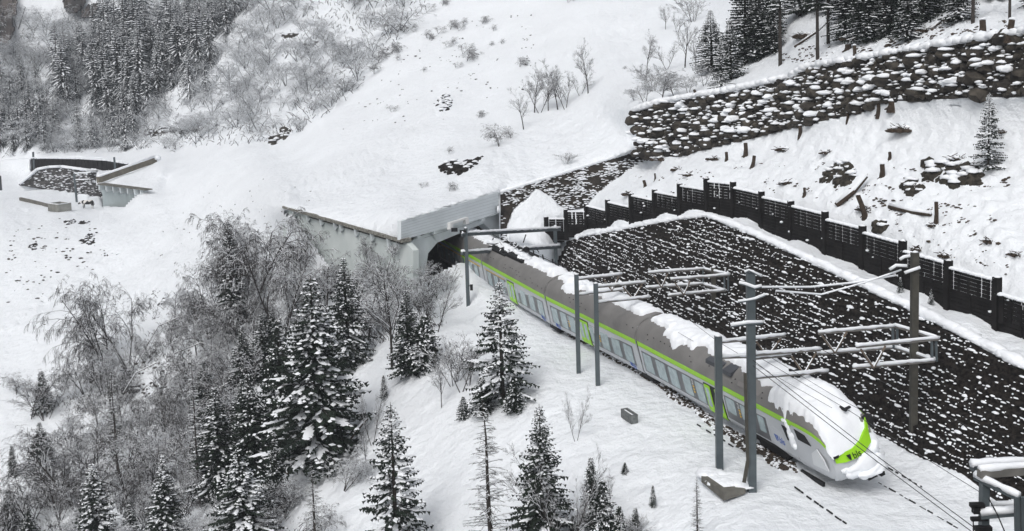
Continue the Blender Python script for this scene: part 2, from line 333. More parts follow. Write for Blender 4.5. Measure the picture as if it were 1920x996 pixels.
# ------------------------------------------------------------------ helper: plate cut out on a plane
def prism(mb, pix, p0, n, thick, off=0.0):
    n = np.array(n, float); pts = [PL(x, y, np.array(p0) + n * off, n) for x, y in pix]; k = len(pts)
    bk = [p - n * thick for p in pts]
    mb.add(pts + bk, [tuple(range(k)), tuple(range(k, 2 * k))[::-1]] + [(i, (i + 1) % k, k + (i + 1) % k, k + i)[::-1] for i in range(k)])

# ------------------------------------------------------------------ dark earth dam with its snow
nu = 260; 
fa = [F1 + dF * (-3 + i * (65.0 / nu)) for i in range(nu + 1)]
cu = [np.dot(c - F1, dF) for c in crest]; ch = [c[2] - .3 for c in crest]
mb = MB(); lay = .42; NL = 20
rows = []
for i, p in enumerate(fa):
    s_ = np.dot(p - F1, dF); hmax = max(.3, np.interp(s_, cu, ch)); col = []
    for j in range(NL + 1):
        h = min(j * lay, hmax)
        for k in (0, 1):
            hh = min(h + (lay * .8 if k else 0), hmax); set_ = (h + (.10 if k == 0 else .16)) / DAM_T
            dn = .07 * noise.noise((s_ * 2.1, hh * 3, 1)) - .06
            q_ = p + nF * (set_ + dn); col.append((q_[0], q_[1], hh - .15 + (0.3 if hh > 0 else 0) + .04 * noise.noise((s_ * 1.5, j, 4))))
    rows.append(col)
m_ = len(rows[0]); vs = [v for c in rows for v in c]
fs = [(i * m_ + j, (i + 1) * m_ + j, (i + 1) * m_ + j + 1, i * m_ + j + 1) for i in range(nu) for j in range(m_ - 1)]
mb.add(vs, fs)
damo = obj('earth_dam', mb, EARTH); tag(damo, 'steep black layered earth dam dotted with snow clumps behind the train', 'embankment')
mb = MB(); sd_ = 0; lay2 = .30
def damclump(s_, h, rx, r_, rz, sub=1):
    global sd_
    b = F1 + dF * s_ + nF * ((h - .3 + .02) / DAM_T - .02); sd_ += 1; k = len(mb.v)
    mb.blob((0, 0, 0), (rx, r_, rz), sd_, .4, sub)
    for t_ in range(k, len(mb.v)):
        x, y, z = mb.v[t_]; w_ = b + dF * x + nF * y; mb.v[t_] = (w_[0], w_[1], h + .02 + z)
for j in range(0, 28):
    s_ = -2.0
    while s_ < 61:
        hmax = np.interp(s_, cu, ch) + .25; h = j * lay2 + .35 + .10 * noise.noise((s_ * .5, j * 3.1, 0)) + rng.normal(0, .035)
        d_ = .55 + .6 * fbm(s_ * .13, j * .35, 2.0) + .35 * noise.noise((s_ * .6, j * 1.9, 0))
        if h < hmax and rng.random() < d_ * (1.0 if h > .8 else .7):
            big = rng.random() < .10; r_ = rng.uniform(.030, .066) * (1.7 if big else 1)
            rx = r_ * rng.uniform(1.1, 3.4); damclump(s_, h, rx, r_ * 1.3, r_ * rng.uniform(.7, 1.0), 2 if big else 1)
            if rng.random() < .25: damclump(s_ + rng.uniform(-.2, .2), h - rng.uniform(.1, .22), r_ * .8, r_, r_ * 1.1)
            s_ += rx * .9
        s_ += rng.uniform(.04, .20)
# rounded snow lip along the crest
for s_ in np.arange(cu[0], 60, .3):
    hmax = np.interp(s_, cu, ch) + .3; r_ = rng.uniform(.2, .42); b = F1 + dF * s_ + nF * ((hmax - .3) / DAM_T + .3); sd_ += 1; k = len(mb.v)
    mb.blob((0, 0, 0), (r_ * rng.uniform(1.6, 2.6), .38, r_ * .75), sd_, .2, 2)
    for t_ in range(k, len(mb.v)):
        x, y, z = mb.v[t_]; w_ = b + dF * x + nF * y; mb.v[t_] = (w_[0], w_[1], hmax + .0 + rng.uniform(-.02, .02) + z)
so_ = obj('snow_cover', mb, SNOW, damo, True); so_['kind'] = 'stuff'

# bank beside the portal
mb = MB(); prism(mb, BANK, S0, SN, .4, 0.0)
bk_ = obj('earth_bank', mb, mat('bank_earth', (.016, .014, .012), .95, 0, 1.5, bump=.12, bscale=4, col2=(.05, .042, .034))); tag(bk_, 'dark brown earth bank rising beside the gallery portal', 'embankment')
mb = MB(); bx0 = np.array([938, 361]); cnt = 0
while cnt < 900:
    x, y = rng.uniform(938, 1212), rng.uniform(280, 476)
    if not inpoly(np.array([x]), np.array([y]), BANK)[0]: continue
    if noise.noise((x * .03, y * .06, 3)) + rng.uniform(-.35, .35) < -.02: cnt += .3; continue
    p = bank(x, y, .02); r_ = rng.uniform(.05, .13); mb.blob(p, (r_ * rng.uniform(1, 2.5), r_, r_ * .5), int(cnt * 7), .3, 1); cnt += 1
for i in range(160):
    x = 938 + (1204 - 938) * i / 160; p = bank(x, 361 - (x - 938) * .3092, 0); mb.blob(p + np.array([0, .15, .02]), (.32, .32, .22), i, .3, 1)
o_ = obj('snow_cover', mb, SNOW, bk_, True); o_['kind'] = 'stuff'

# small exposed bank in the middle of the avalanche slope
def rockpatch(name, label, poly, seed, m=EARTH, snow=.5, size=.35, cat='bank'):
    mbr, mbs = MB(), MB(); x0, x1 = min(p[0] for p in poly), max(p[0] for p in poly); y0, y1 = min(p[1] for p in poly), max(p[1] for p in poly)
    rr = np.random.default_rng(seed); n_ = 0; c0 = gp(sum(p[0] for p in poly) / len(poly), sum(p[1] for p in poly) / len(poly))
    area = (x1 - x0) * (y1 - y0) * (c0[1] / FPX) ** 2; N = int(area / (size * size) * (3.0 if size < .7 else 2.2)) + 10
    for i in range(N):
        x, y = rr.uniform(x0, x1), rr.uniform(y0, y1)
        if not inpoly(np.array([x]), np.array([y]), poly)[0]: continue
        p = gp(x, y); r_ = size * rr.uniform(.45, 1.2)
        mbr.blob(p + np.array([0, 0, -.05]), (r_, r_ * rr.uniform(.7, 1), r_ * rr.uniform(.6, .9)), seed * 99 + i, 0, 2 if r_ > .6 else 1)
        if rr.random() < snow: mbs.blob(p + np.array([0, 0, r_ * .66]), (r_ * .9, r_ * .85, r_ * .36), seed * 77 + i, .5, 1)
    o = obj(name, mbr, m); tag(o, label, cat)
    if mbs.v: obj('snow_cap', mbs, SNOW, o, True)['kind'] = 'stuff'
    return o
rockpatch('earth_bank', 'small dark exposed bank jutting from the avalanche slope above the gallery roof', [(828, 312), (850, 306), (908, 294), (895, 305), (872, 325), (860, 331), (840, 328), (828, 322)], 3, snow=.25, size=.5)
rockpatch('rock_outcrop', 'scatter of black stones poking through the snow of the open avalanche slope', [(818, 195), (835, 176), (848, 185), (842, 205), (825, 212)], 4, snow=.9, size=.4, cat='rock')

# ------------------------------------------------------------------ boulder wall
def lerp_poly(Lp, t):
    ts = np.linspace(0, 1, len(Lp)); return np.array([np.interp(t, ts, [p[k] for p in Lp]) for k in range(3)])
NF = [W(*p) for p in RF]; NTp = [W(*p) for p in RT]
def wallpt(t, h): return lerp_poly(NF, t) * (1 - h) + lerp_poly(NTp, t) * h
mb = MB(); nU, nV = 180, 8
vs = [wallpt(i / nU, j / nV) - nT * .05 + nT * .25 * noise.noise((i * .3, j * .7, 0)) for i in range(nU + 1) for j in range(nV + 1)]
mb.add(vs, [(i * (nV + 1) + j, (i + 1) * (nV + 1) + j, (i + 1) * (nV + 1) + j + 1, i * (nV + 1) + j + 1) for i in range(nU) for j in range(nV)])
mbs = MB(); k_ = 0
wl = sum(np.linalg.norm(NF[i + 1] - NF[i]) for i in range(len(NF) - 1))
placed = []
for it in range(7000):
    t, h = rng.random(), rng.uniform(.03, .95); sz = rng.uniform(.34, .62) if it < 200 else (rng.uniform(.2, .42) if it < 1800 else rng.uniform(.09, .22))
    p = wallpt(t, h); ok = all((p[0] - q_[0]) ** 2 + (p[1] - q_[1]) ** 2 + (p[2] - q_[2]) ** 2 * 1.5 > ((sz + q_[3]) * .76) ** 2 for q_ in placed)
    if not ok: continue
    placed.append((p[0], p[1], p[2], sz)); k_ += 1; p = p - nT * rng.uniform(.0, .3) * (sz / .5)
    k0 = len(mb.v); mb.blob(p, (sz * rng.uniform(.95, 1.4), sz * rng.uniform(.8, 1.1), sz * rng.uniform(.7, .95)), k_, 0, 2 if sz > .3 else 1)
    for q_ in range(k0, len(mb.v)):
        x, y, z = mb.v[q_]; s2 = .22 * sz; mb.v[q_] = (x + s2 * noise.noise((x * 3, y * 3, z * 3)), y + s2 * noise.noise((x * 3, y * 3, z * 3 + 9)), z + s2 * noise.noise((x * 3, y * 3 + 5, z * 3)))
    if rng.random() < .78:
        w_ = rng.uniform(.55, 1.15); mbs.blob(p + np.array([rng.uniform(-.15, .15) * sz, -sz * .35, sz * rng.uniform(.42, .62)]), (sz * w_, sz * w_ * .85, sz * rng.uniform(.26, .46)), k_, .55, 2 if sz > .3 else 1)
    if rng.random() < .35:
        r_ = rng.uniform(.10, .22); mbs.blob(p + np.array([rng.uniform(-.5, .5), -sz * .9, sz * rng.uniform(-.5, .3)]), (r_ * 1.6, r_, r_ * .7), k_ + 5000, .4, 1)
for i in range(70):
    t, h = rng.random(), rng.uniform(.1, .9); r_ = rng.uniform(.2, .5); p = wallpt(t, h) - nT * .45; mbs.blob(p, (r_ * rng.uniform(.9, 1.8), r_ * .7, r_ * rng.uniform(.35, .7)), i + 20000, .3, 3)
for i in range(320):
    t = i / 320; p = wallpt(t, 1.0); r_ = rng.uniform(.35, .75); mbs.blob(p + np.array([0, -.3, .08]), (r_, r_, r_ * .55), i + 9000, .3, 1)
bw = obj('boulder_wall', mb, ROCK); tag(bw, 'long dark boulder retaining wall with snow caps across the upper right slope', 'retaining wall')
obj('snow_cover', mbs, SNOW, bw, True)['kind'] = 'stuff'

# ------------------------------------------------------------------ timber fence on the dam crest
fence = thing('timber_fence', 'tall black slatted timber fence stepping along the crest of the dam', 'fence', FB[0])
def rel(mb, o):   # shift a builder's vertices to an object's local space
    l = o.location; mb.v = [(x - l[0], y - l[1], z - l[2]) for x, y, z in mb.v]; return mb
sc_ = MB()
for i in range(len(FB)):
    b, t = FB[i], FT[i]; mb = MB(); mb.box((b[0], b[1], (b[2] + t[2]) / 2 - .2), (.34, .34, t[2] - b[2] + .62), (dF, nF, (0, 0, 1)))
    obj('post', rel(mb, fence), FENCE, fence); sc_.blob((b[0], b[1], t[2] + .08), (.2, .2, .12), i, .5, 1)
for i in range(len(FB) - 1):
    a, b = FB[i], FB[i + 1]; top = min(FT[i][2], FT[i + 1][2]) - .1; 
    if i < 6: top = FT[i][2] - .12
    d = b - a; d[2] = 0; L = np.linalg.norm(d); d /= L; n = np.array([-d[1], d[0], 0]); mb = MB()
    z = top; SL_ = sorted(rng.choice([.12, .3, .48, .7, .88], 3, False))
    while z > min(a[2], b[2]) - .2:
        zb = a[2] + (b[2] - a[2]) * .5
        # each board is split by narrow upright gaps
        cuts = [0.13] + ([L * f for f in SL_] if (top - z) < 1.1 and rng.random() < .8 else [L * .5]) + [L - .13]
        for c0, c1 in zip(cuts[:-1], cuts[1:]):
            g = .10; mid = a + d * (c0 + c1) / 2; mb.box((mid[0], mid[1], z - .085), (c1 - c0 - g, .06, .19), (d, n, (0, 0, 1)))
        z -= .215
    for f in (.2, .4, .6, .8):    # battens behind the boards
        mid = a + d * L * f + n * .09; mb.box((mid[0], mid[1], (top + min(a[2], b[2])) / 2 - .25), (.16, .05, top - min(a[2], b[2]) - .3), (d, n, (0, 0, 1)))
    mb.box((*(a + d * L / 2 + n * .05)[:2], (top + min(a[2], b[2])) / 2 - .62), (L - .2, .03, max(.3, top - min(a[2], b[2]) - 1.0)), (d, n, (0, 0, 1)))
    obj('slat_panel', rel(mb, fence), FENCE, fence)
    for s_ in np.arange(.1, L - .1, .2):
        p = a + d * s_; sc_.blob((p[0], p[1], top + .04), (.2, .11, .13), int(i * 100 + s_ * 10), .5, 1)
for k in range(26):
    i = rng.integers(0, len(FB) - 1); f = rng.random(); p = FB[i] * (1 - f) + FB[i + 1] * f; r_ = rng.uniform(.04, .09)
    sc_.blob((p[0] - .1 * nF[0], p[1] - .1, p[2] + rng.uniform(.3, 1.6)), (r_ * 1.6, r_, r_), k, 0, 1)
obj('snow_cap', rel(sc_, fence), SNOW, fence, True)
# low paling fence showing behind at the right edge
pf = thing('paling_fence', 'short row of dark upright palings behind the right end of the timber fence', 'fence', W(1885, 560, FB[-2][1] + 2.5)); mb = MB(); ms = MB()
for i in range(10):
    p = W(1878 + i * 17, 562 + i * 9, FB[-2][1] + 3.0 - i * .25); mb.box((p[0], p[1], p[2] - .5), (.28, .1, 1.4), (dF, nF, (0, 0, 1))); ms.blob((p[0], p[1], p[2] + .22), (.2, .12, .08), i, .5)
obj('paling', rel(mb, pf), FENCE, pf); obj('snow_cap', rel(ms, pf), SNOW, pf, True)

# ------------------------------------------------------------------ near gallery
gal = thing('avalanche_gallery', 'pale concrete avalanche gallery whose portal swallows the rear of the train', 'tunnel gallery', GA)
mb = MB(); prism(mb, [(531, 391), (762, 456), (775, 470), (775, 640), (531, 640)], GA, gn, .5, -.45); obj('side_wall', rel(mb, gal), mat('gallery_wall', (.50, .55, .545), .85, .10, .35, bump=.01, bscale=5, col2=(.62, .665, .66)), gal)
mb = MB(); prism(mb, [(529, 386.5), (753, 449), (753, 455.5), (529, 390.5)], GA, gn, .9, .05); obj('roof_edge', rel(mb, gal), mat('stained_edge', (.30, .30, .27), .9, 0, 6, col2=(.09, .08, .07)), gal)
mb = MB(); A_ = gw(753, 449, -.2); B_ = gw(529, 386.5, -.2); bk2 = -gn * 4 + np.array([0, 0, -.3]); pr = pw(935, 366, -.3)
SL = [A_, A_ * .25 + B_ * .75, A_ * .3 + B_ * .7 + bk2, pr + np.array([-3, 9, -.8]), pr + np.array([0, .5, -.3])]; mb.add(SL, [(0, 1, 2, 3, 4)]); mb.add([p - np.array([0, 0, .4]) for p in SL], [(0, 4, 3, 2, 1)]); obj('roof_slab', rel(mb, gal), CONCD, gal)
for x in (549, 574, 599, 625, 636, 664, 694, 725):
    y = 388 + (x - 530) * 62 / 222 + 4; hgt = 9 + (x - 549) * .033
    p = gw(x, y, .0); q_ = gw(x, y + hgt * 1.35, -.42); mb = MB(); t_ = np.array([gn[1], -gn[0], 0]) * .13; dz = np.array([0, 0, 1.0])
    a = p + gn * .0; pts = [a, a - gn * .95, np.array([*(q_ - gn * .3)[:2], q_[2]]), np.array([*(a - gn * .1)[:2], (p[2] * .35 + q_[2] * .65)])]
    mb.add([w + t_ for w in pts] + [w - t_ for w in pts], [(0, 1, 2, 3), (7, 6, 5, 4), (0, 4, 5, 1), (1, 5, 6, 2), (2, 6, 7, 3), (3, 7, 4, 0)]); obj('bracket', rel(mb, gal), CONC, gal)
mb = MB(); prism(mb, [(752, 415), (935, 360), (936, 401), (752, 450.5)], P0, pn, .4); BM = mat('portal_beam', (.70, .75, .78), .8, .05, .6, bump=.008, bscale=8); bmo = obj('portal_beam', rel(mb, gal), BM, gal)
mb = MB()
for k in range(1, 7):   # board marks cast in the face of the beam
    f = k / 7; a = pw(752.5, 415 + 35.5 * f, .012); b = pw(935.5, 360 + 41 * f, .012); mb.bar(a, b, .02, .035)
obj('form_line', rel(mb, gal), mat('form_line', (.56, .60, .63), .9), gal)
mb = MB(); t_ = (P1 - P0); t_[2] = 0; t_ /= np.linalg.norm(t_)
prism(mb, [(757, 456), (776, 451), (776, 640), (771, 640), (768, 468), (757, 466)], P0, pn, 1.0, -.5)
prism(mb, [(776, 440), (800, 434), (812, 440), (820, 455), (803, 475), (797, 512), (797, 640), (776, 640)], P0, pn, 1.0, -.5)
prism(mb, [(800, 434), (937, 395), (937, 438), (923, 434), (907, 419), (820, 455)], P0, pn, 1.0, -.5)
prism(mb, [(923, 434), (938, 430), (938, 505), (923, 505)], P0, pn, 1.0, -.5)
obj('portal_frame', rel(mb, gal), CONC, gal)
for x in (786, 817, 906):
    y = 450 - (x - 752) * .268; mb = MB(); prism(mb, [(x - 3, y - 4), (x + 3, y - 5.5), (x + 3, y + 5.5), (x - 3, y + 7)], P0, pn, .6, -.05); obj('bracket', rel(mb, gal), CONC, gal)
mb = MB(); prism(mb, [(844, 418), (878, 407), (880, 419), (874, 421), (873, 412), (849, 421), (849, 430), (844, 431)], P0, pn, .35, .3); obj('wire_frame', rel(mb, gal), WHITE, gal)
# inside: side walls, floor
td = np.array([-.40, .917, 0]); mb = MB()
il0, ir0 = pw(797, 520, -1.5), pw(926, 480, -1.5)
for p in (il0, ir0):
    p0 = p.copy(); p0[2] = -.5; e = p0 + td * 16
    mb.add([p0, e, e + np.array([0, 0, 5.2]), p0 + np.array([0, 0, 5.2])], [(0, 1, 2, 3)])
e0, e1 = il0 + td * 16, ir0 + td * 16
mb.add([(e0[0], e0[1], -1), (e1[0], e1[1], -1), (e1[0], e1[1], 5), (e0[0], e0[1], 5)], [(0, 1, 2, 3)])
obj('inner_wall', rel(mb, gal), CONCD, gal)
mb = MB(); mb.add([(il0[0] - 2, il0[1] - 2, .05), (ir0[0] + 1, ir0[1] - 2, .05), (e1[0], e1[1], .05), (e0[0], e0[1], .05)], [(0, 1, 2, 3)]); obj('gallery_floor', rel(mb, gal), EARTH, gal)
mb = MB()
for i in range(60):
    x = 752 + 183 * i / 60; p = pw(x, 415 - (x - 752) * .3, -.3); mb.blob(p + np.array([0, 0, .0]), (.35, .3, .10), i, .5)
obj('snow_cap', rel(mb, gal), SNOW, gal, True)

# ------------------------------------------------------------------ far gallery, its dam and fence
FA, FB_ = W(184, 345, 195), W(268, 357, 179); fn = np.array([FB_[1] - FA[1], -(FB_[0] - FA[0]), 0]); fn /= np.linalg.norm(fn)
if np.dot(fn, FA) > 0: fn = -fn
fg = thing('avalanche_gallery', 'distant smaller concrete gallery with curved brackets half buried by the avalanche', 'tunnel gallery', FA)
mb = MB(); prism(mb, [(189, 358), (192, 365), (193, 394), (238, 397), (274, 362), (272, 356), (188, 349)], FA, fn, .5, -.4); obj('side_wall', rel(mb, fg), FCONC, fg)
mb = MB(); prism(mb, [(183, 344), (272, 355.5), (272, 357.5), (183, 346.5)], FA, fn, 1.2, 1.0); obj('roof_edge', rel(mb, fg), CONCD, fg)
for x in (184.5, 197, 210, 223.5, 237, 250, 262):
    y = 346 + (x - 183) * .13; mb = MB(); prism(mb, [(x, y), (x + 2.0, y), (x + 2.4, y + 12), (x + 1, y + 8)], FA, fn, 1.2, .8); obj('bracket', rel(mb, fg), CONC, fg)
mb = MB(); prism(mb, [(185, 346), (270, 357), (270, 362), (185, 352)], FA, fn, .1, -.2); obj('recess', rel(mb, fg), CONCD, fg)
mb = MB(); a, b = W(183, 341, 196.5), W(345, 285, 216); 
mb.bar(W(183, 338, 196), W(292, 299, 209), .5, 1.1); obj('parapet', rel(mb, fg), mat('old_parapet', (.16, .145, .115), .9, .2, 1), fg)
mb = MB(); mb.bar(W(183, 331, 196), W(292, 293, 209), .7, .25); mb.blob(W(295, 296, 209), (.8, .8, .5), 4); obj('snow_cap', rel(mb, fg), SNOW, fg, True)
fd = thing('earth_dam', 'distant grey stone faced dam below the far palisade, left edge of the bench', 'embankment', W(110, 350, 222))
dn = np.array([.25, -1, .45]); dn /= np.linalg.norm(dn); mb = MB(); prism(mb, [(35, 346), (70, 318), (92, 313.5), (115, 312.5), (196, 324), (196, 374), (110, 359)], W(110, 358, 220), dn, .5, 0)
FDM = mat('far_dam', (.02, .019, .018), .95, 0, 2.2, bump=.2, bscale=2, col2=(.10, .095, .095)); obj('stone_face', rel(mb, fd), FDM, fd)
mb = MB(); path = [(36, 345), (70, 317), (92, 313), (115, 312), (196, 323)]; w0 = [PL(x, y, W(110, 358, 220), dn) for x, y in path]
for a, b in zip(w0[:-1], w0[1:]): mb.bar(a, b, .9, .45)
for k in range(420):
    x, y = rng.uniform(40, 196), rng.uniform(316, 372)
    if inpoly(np.array([x]), np.array([y]), [(35, 346), (70, 319), (115, 314), (196, 326), (196, 372), (110, 358)])[0]:
        p = PL(x, y, W(110, 358, 220), dn); r_ = rng.uniform(.07, .17); mb.blob(p + dn * .03, (r_ * 2.4, r_, r_ * .6), k, .3)
obj('snow_cover', rel(mb, fd), SNOW, fd, True)
pal = thing('palisade', 'distant dark plank palisade above the stone faced dam at far left', 'fence', W(60, 310, 240)); mbp = MB(); ms = MB()
pt = [(60, 298, 322, 236), (80, 297, 318, 236), (150, 298, 315, 229), (200, 301, 320, 222), (243, 308, 324, 218)]
for x in np.arange(61, 242, 8.2):
    X = [p[0] for p in pt]; a = W(x, np.interp(x, X, [p[1] for p in pt]), np.interp(x, X, [p[3] for p in pt])); x2 = x + 7; b = W(x2, np.interp(x2, X, [p[1] for p in pt]), np.interp(x2, X, [p[3] for p in pt]))
    hh = 2.6 if x < 200 else 1.8; t = (a + b) / 2; mbp.bar(a - np.array([0, 0, hh / 2]), b - np.array([0, 0, hh / 2]), .2, hh); mbp.bar(a - np.array([0, 0, hh + .2]), a + np.array([0, 0, .1]), .25, .25, (1, 0, 0))
    ms.bar(a + np.array([0, 0, .05]), b + np.array([0, 0, .05]), .4, .22)
mbp.bar(W(61, 297, 236), W(61, 325, 236), .3, .3, (1, 0, 0)); mbp.bar(W(66, 298, 236), W(66, 323, 236), .2, .2, (1, 0, 0))
obj('plank_panel', rel(mbp, pal), FENCE, pal); obj('snow_cap', rel(ms, pal), SNOW, pal, True)
# cliffs at the top left
def cliff(label, poly, Y, th, seed):
    mb = MB(); x0, x1 = min(p[0] for p in poly), max(p[0] for p in poly); y0, y1 = min(p[1] for p in poly), max(p[1] for p in poly); N = 26
    g = {}; 
    for i in range(N + 1):
        for j in range(N + 1):
            x, y = x0 + (x1 - x0) * i / N, y0 + (y1 - y0) * j / N
            e = 0
            xi = x + 5 * noise.noise((i * .5, j * .5, seed)); yi = y + 4 * noise.noise((i * .5, j * .5, seed + 9))
            inside = inpoly(np.array([xi]), np.array([yi]), poly)[0]
            base = 1 / wdepth(x, y)[0]; g[i, j] = len(mb.v)
            mb.v.append(tuple(W(x, y, base + (2 if not inside else -th - 3.5 * noise.noise((x * .06, y * .02, seed)) - 1.2 * noise.noise((x * .25, y * .08, seed))))))
    for i in range(N):
        for j in range(N): mb.f.append((g[i, j], g[i + 1, j], g[i + 1, j + 1], g[i, j + 1]))
    o = obj('rock_cliff', mb, CLIFF); tag(o, label, 'cliff')
cliff('dark bare rock cliff at the upper left edge of the mountainside', [(-60, -40), (28, -40), (33, 10), (22, 45), (28, 62), (14, 82), (4, 86), (-60, 80)], 300, 5, 1)
cliff('brown streaked rock face standing above the snowy birches, top left', [(118, -30), (165, -30), (160, 5), (152, 18), (140, 27), (124, 22), (117, 5)], 300, 5, 2)
cliff('small ledge of dark rock right of the streaked rock face, top left', [(152, 22), (166, 10), (184, 5), (180, 25), (168, 33), (153, 34)], 300, 4, 3)
rockpatch('rock_outcrop', 'long low rock ledge with a snow cap left of the avalanche path', [(268, 248), (300, 240), (335, 238), (332, 246), (300, 255), (275, 254)], 5, ROCK, .5, .6, 'rock')
rockpatch('rock_outcrop', 'flat dark rock shelf just right of the long snow-capped ledge', [(338, 243), (378, 237), (382, 242), (350, 250), (340, 249)], 6, ROCK, .5, .6, 'rock')
rockpatch('rock_outcrop', 'black rocks at the foot of the birch wood where the avalanche path begins', [(505, 265), (530, 240), (545, 246), (535, 262), (512, 274)], 7, ROCK, .4, .6, 'rock')
rockpatch('rock_outcrop', 'low rock shelf high in the birch wood right of the spruces', [(528, 66), (555, 60), (560, 66), (540, 72)], 8, ROCK, .6, .6, 'rock')
rockpatch('rock_outcrop', 'dark rocks under a snow pillow beneath the birches right of the spruces', [(560, 85), (590, 76), (595, 84), (575, 92)], 9, ROCK, .6, .6, 'rock')
# ------------------------------------------------------------------ tracks: bits of rail showing through the snow
def ground_z(px, py): return gp(px, py)
def rail(name, pts, lab, w=.09, h=.12):
    mb = MB(); w_ = [G(x, y, .13) for x, y in pts]
    for a, b in zip(w_[:-1], w_[1:]): mb.bar(a, b, w, h)
    o = obj(name, mb, BLACK); tag(o, lab, 'rail', 'rails of the double track showing through the snow'); return o
rail('track_rail', [(1503, 884), (1545, 909)], 'short black length of rail lying clear of the snow beside the train nose', .13, .2)
def dashed(a, b, n, lab, seed):
    mb = MB(); r = random.Random(seed); a = np.array(a, float); b = np.array(b, float); t = 0
    while t < 1:
        l = r.uniform(.3, 1.0) / n; z = r.uniform(-.02, .10); p, q_ = a + (b - a) * t, a + (b - a) * min(1, t + l); p1 = gp(*p); q1 = gp(*q_)
        mb.bar(p1 + np.array([0, 0, z * .4 + .01]), q1 + np.array([0, 0, z * .4 + .01]), .05, .06); t += l + r.uniform(.05, .8) / n
    o = obj('track_rail', mb, BLACK); tag(o, lab, 'rail', 'rails of the double track showing through the snow')
dashed((1307, 797), (1375, 838), 4, 'broken dark rail line in the snow left of the green train door', 1)
dashed((1490, 915), (1590, 986), 9, 'broken dark rail line left of and ahead of the train nose', 2)
dashed((1632, 859), (1728, 914), 9, 'broken dark rail line right of the train nose, nearest the dam', 3)
dashed((1647, 906), (1800, 994), 12, 'broken dark rail line running from the train nose to the lower right corner', 4)
# ballast and dark gravel exposed along the train
mb = MB(); ms = MB()
path = [(1040, 612), (1120, 655), (1208, 706), (1290, 758), (1345, 798), (1420, 840), (1480, 870), (1535, 900)]
for i in range(2600):
    t = rng.random() ** .8; x = 1040 + t * 455; y = np.interp(x, [p[0] for p in path], [p[1] for p in path]); wd_ = (4 if x < 1250 else (9 if x < 1340 else 17)) * (.4 + .8 * abs(math.sin(x * .05 + 1)))
    y += rng.uniform(-7, wd_); p = G(x, y, .1); r_ = rng.uniform(.03, .085)
    (ms if rng.random() < .3 else mb).blob(p + np.array([0, 0, rng.uniform(-.02, .07)]), (r_ * 1.4, r_, r_), i)
bl = obj('ballast', mb, mat('ballast', (.02, .017, .015), .95, 0, 8, col2=(.08, .062, .045))); tag(bl, 'dark brown ballast and torn leaves along the foot of the train', 'ballast', kind='stuff')
obj('snow_cover', ms, SNOW, bl)

# ------------------------------------------------------------------ the train
JB = [np.array([-2.5, 91.5, 0]), np.array([2.43, 78.27, 0]), np.array([7.61, 65.92, 0])]   # left foot of each joint
TJ = [JB[0] + (JB[0] - JB[1]) / np.linalg.norm(JB[0] - JB[1]) * 13.5] + JB; TJ.append(JB[2] + np.array([.356, -.934, 0]) * 15.75)
KZ = 1.22
train = thing('passenger_train', 'silver and lime green passenger train standing derailed in the snow before the gallery', 'train', (TJ[2][0], TJ[2][1], 0))
ORG = np.array([TJ[2][0], TJ[2][1], 0.0])
PROF = [(-1.25, .62), (-1.38, .85), (-1.40, 1.3), (-1.40, 2.24)]
STR = [(-1.40, 2.24), (-1.385, 2.50)]
RF_ = [(-1.385, 2.50), (-1.27, 2.92), (-1.02, 3.3), (-.65, 3.52), (0, 3.6), (.65, 3.52), (1.02, 3.3), (1.27, 2.92), (1.385, 2.50)]
class Car:      # the derailed train leans to the left more and more towards its nose
    def __init__(s, a, b, th0, th1):
        s.a = a.copy(); s.a[2] = 0; t = b - a; t[2] = 0; s.L = np.linalg.norm(t); s.t = t / s.L; s.n = np.array([-s.t[1], s.t[0], 0]); s.th = (th0, th1)
        th = R((th0 + th1) / 2); s.up = np.array([0, 0, 1]) * math.cos(th) - s.n * math.sin(th); s.rt = np.array([0, 0, 1]) * math.sin(th) + s.n * math.cos(th); s.ax = (s.t, s.rt, s.up)
    def w(s, x, y, z):
        th = R(s.th[0] + (s.th[1] - s.th[0]) * x / s.L); zz = (z - .7) * KZ if z <= 2.5 else 1.8 * KZ + (z - 2.5) * .92; yy = y + 1.4
        return s.a + s.t * x + s.n * (yy * math.cos(th) - zz * math.sin(th)) + np.array([0, 0, .7 + zz * math.cos(th) + yy * math.sin(th)]) - ORG
def loft(mb, car, prof, xs, flip=False, scale=None):
    k = len(mb.v); m = len(prof)
    for x in xs:
        for (y, z) in prof: mb.v.append(tuple(car.w(x, y, z)))
    for i in range(len(xs) - 1):
        for j in range(m - 1): mb.f.append((k + i * m + j, k + (i + 1) * m + j, k + (i + 1) * m + j + 1, k + i * m + j + 1))
def clipz(P_, z0, z1):
    for lim, sg in ((z0, 1), (z1, -1)):
        out = []
        for i in range(len(P_)):
            a, b = P_[i], P_[(i + 1) % len(P_)]; da, db = sg * (a[1] - lim), sg * (b[1] - lim)
            if da >= 0: out.append(a)
            if da * db < 0: t = da / (da - db); out.append((a[0] + (b[0] - a[0]) * t, lim))
        P_ = out
    return P_
def sidequad(mb, car, pts, out=.012, side=-1):   # polygon on the left flank following its bulge, (x, z) pairs
    def yy(z): return np.interp(z, [.62, .85, 1.3, 2.24, 2.5], [1.25, 1.38, 1.40, 1.40, 1.385])
    for z0, z1 in ((0, .62), (.62, .85), (.85, 1.3), (1.3, 2.24), (2.24, 3)):
        q_ = clipz(list(pts), z0, z1)
        if len(q_) < 3: continue
        k = len(q_); P_ = [car.w(x, side * (yy(z) + out), z) for x, z in q_]; Q_ = [car.w(x, side * (yy(z) - .03), z) for x, z in q_]
        mb.add(P_ + Q_, [tuple(range(k))] + [(i, (i + 1) % k, k + (i + 1) % k, k + i) for i in range(k)])
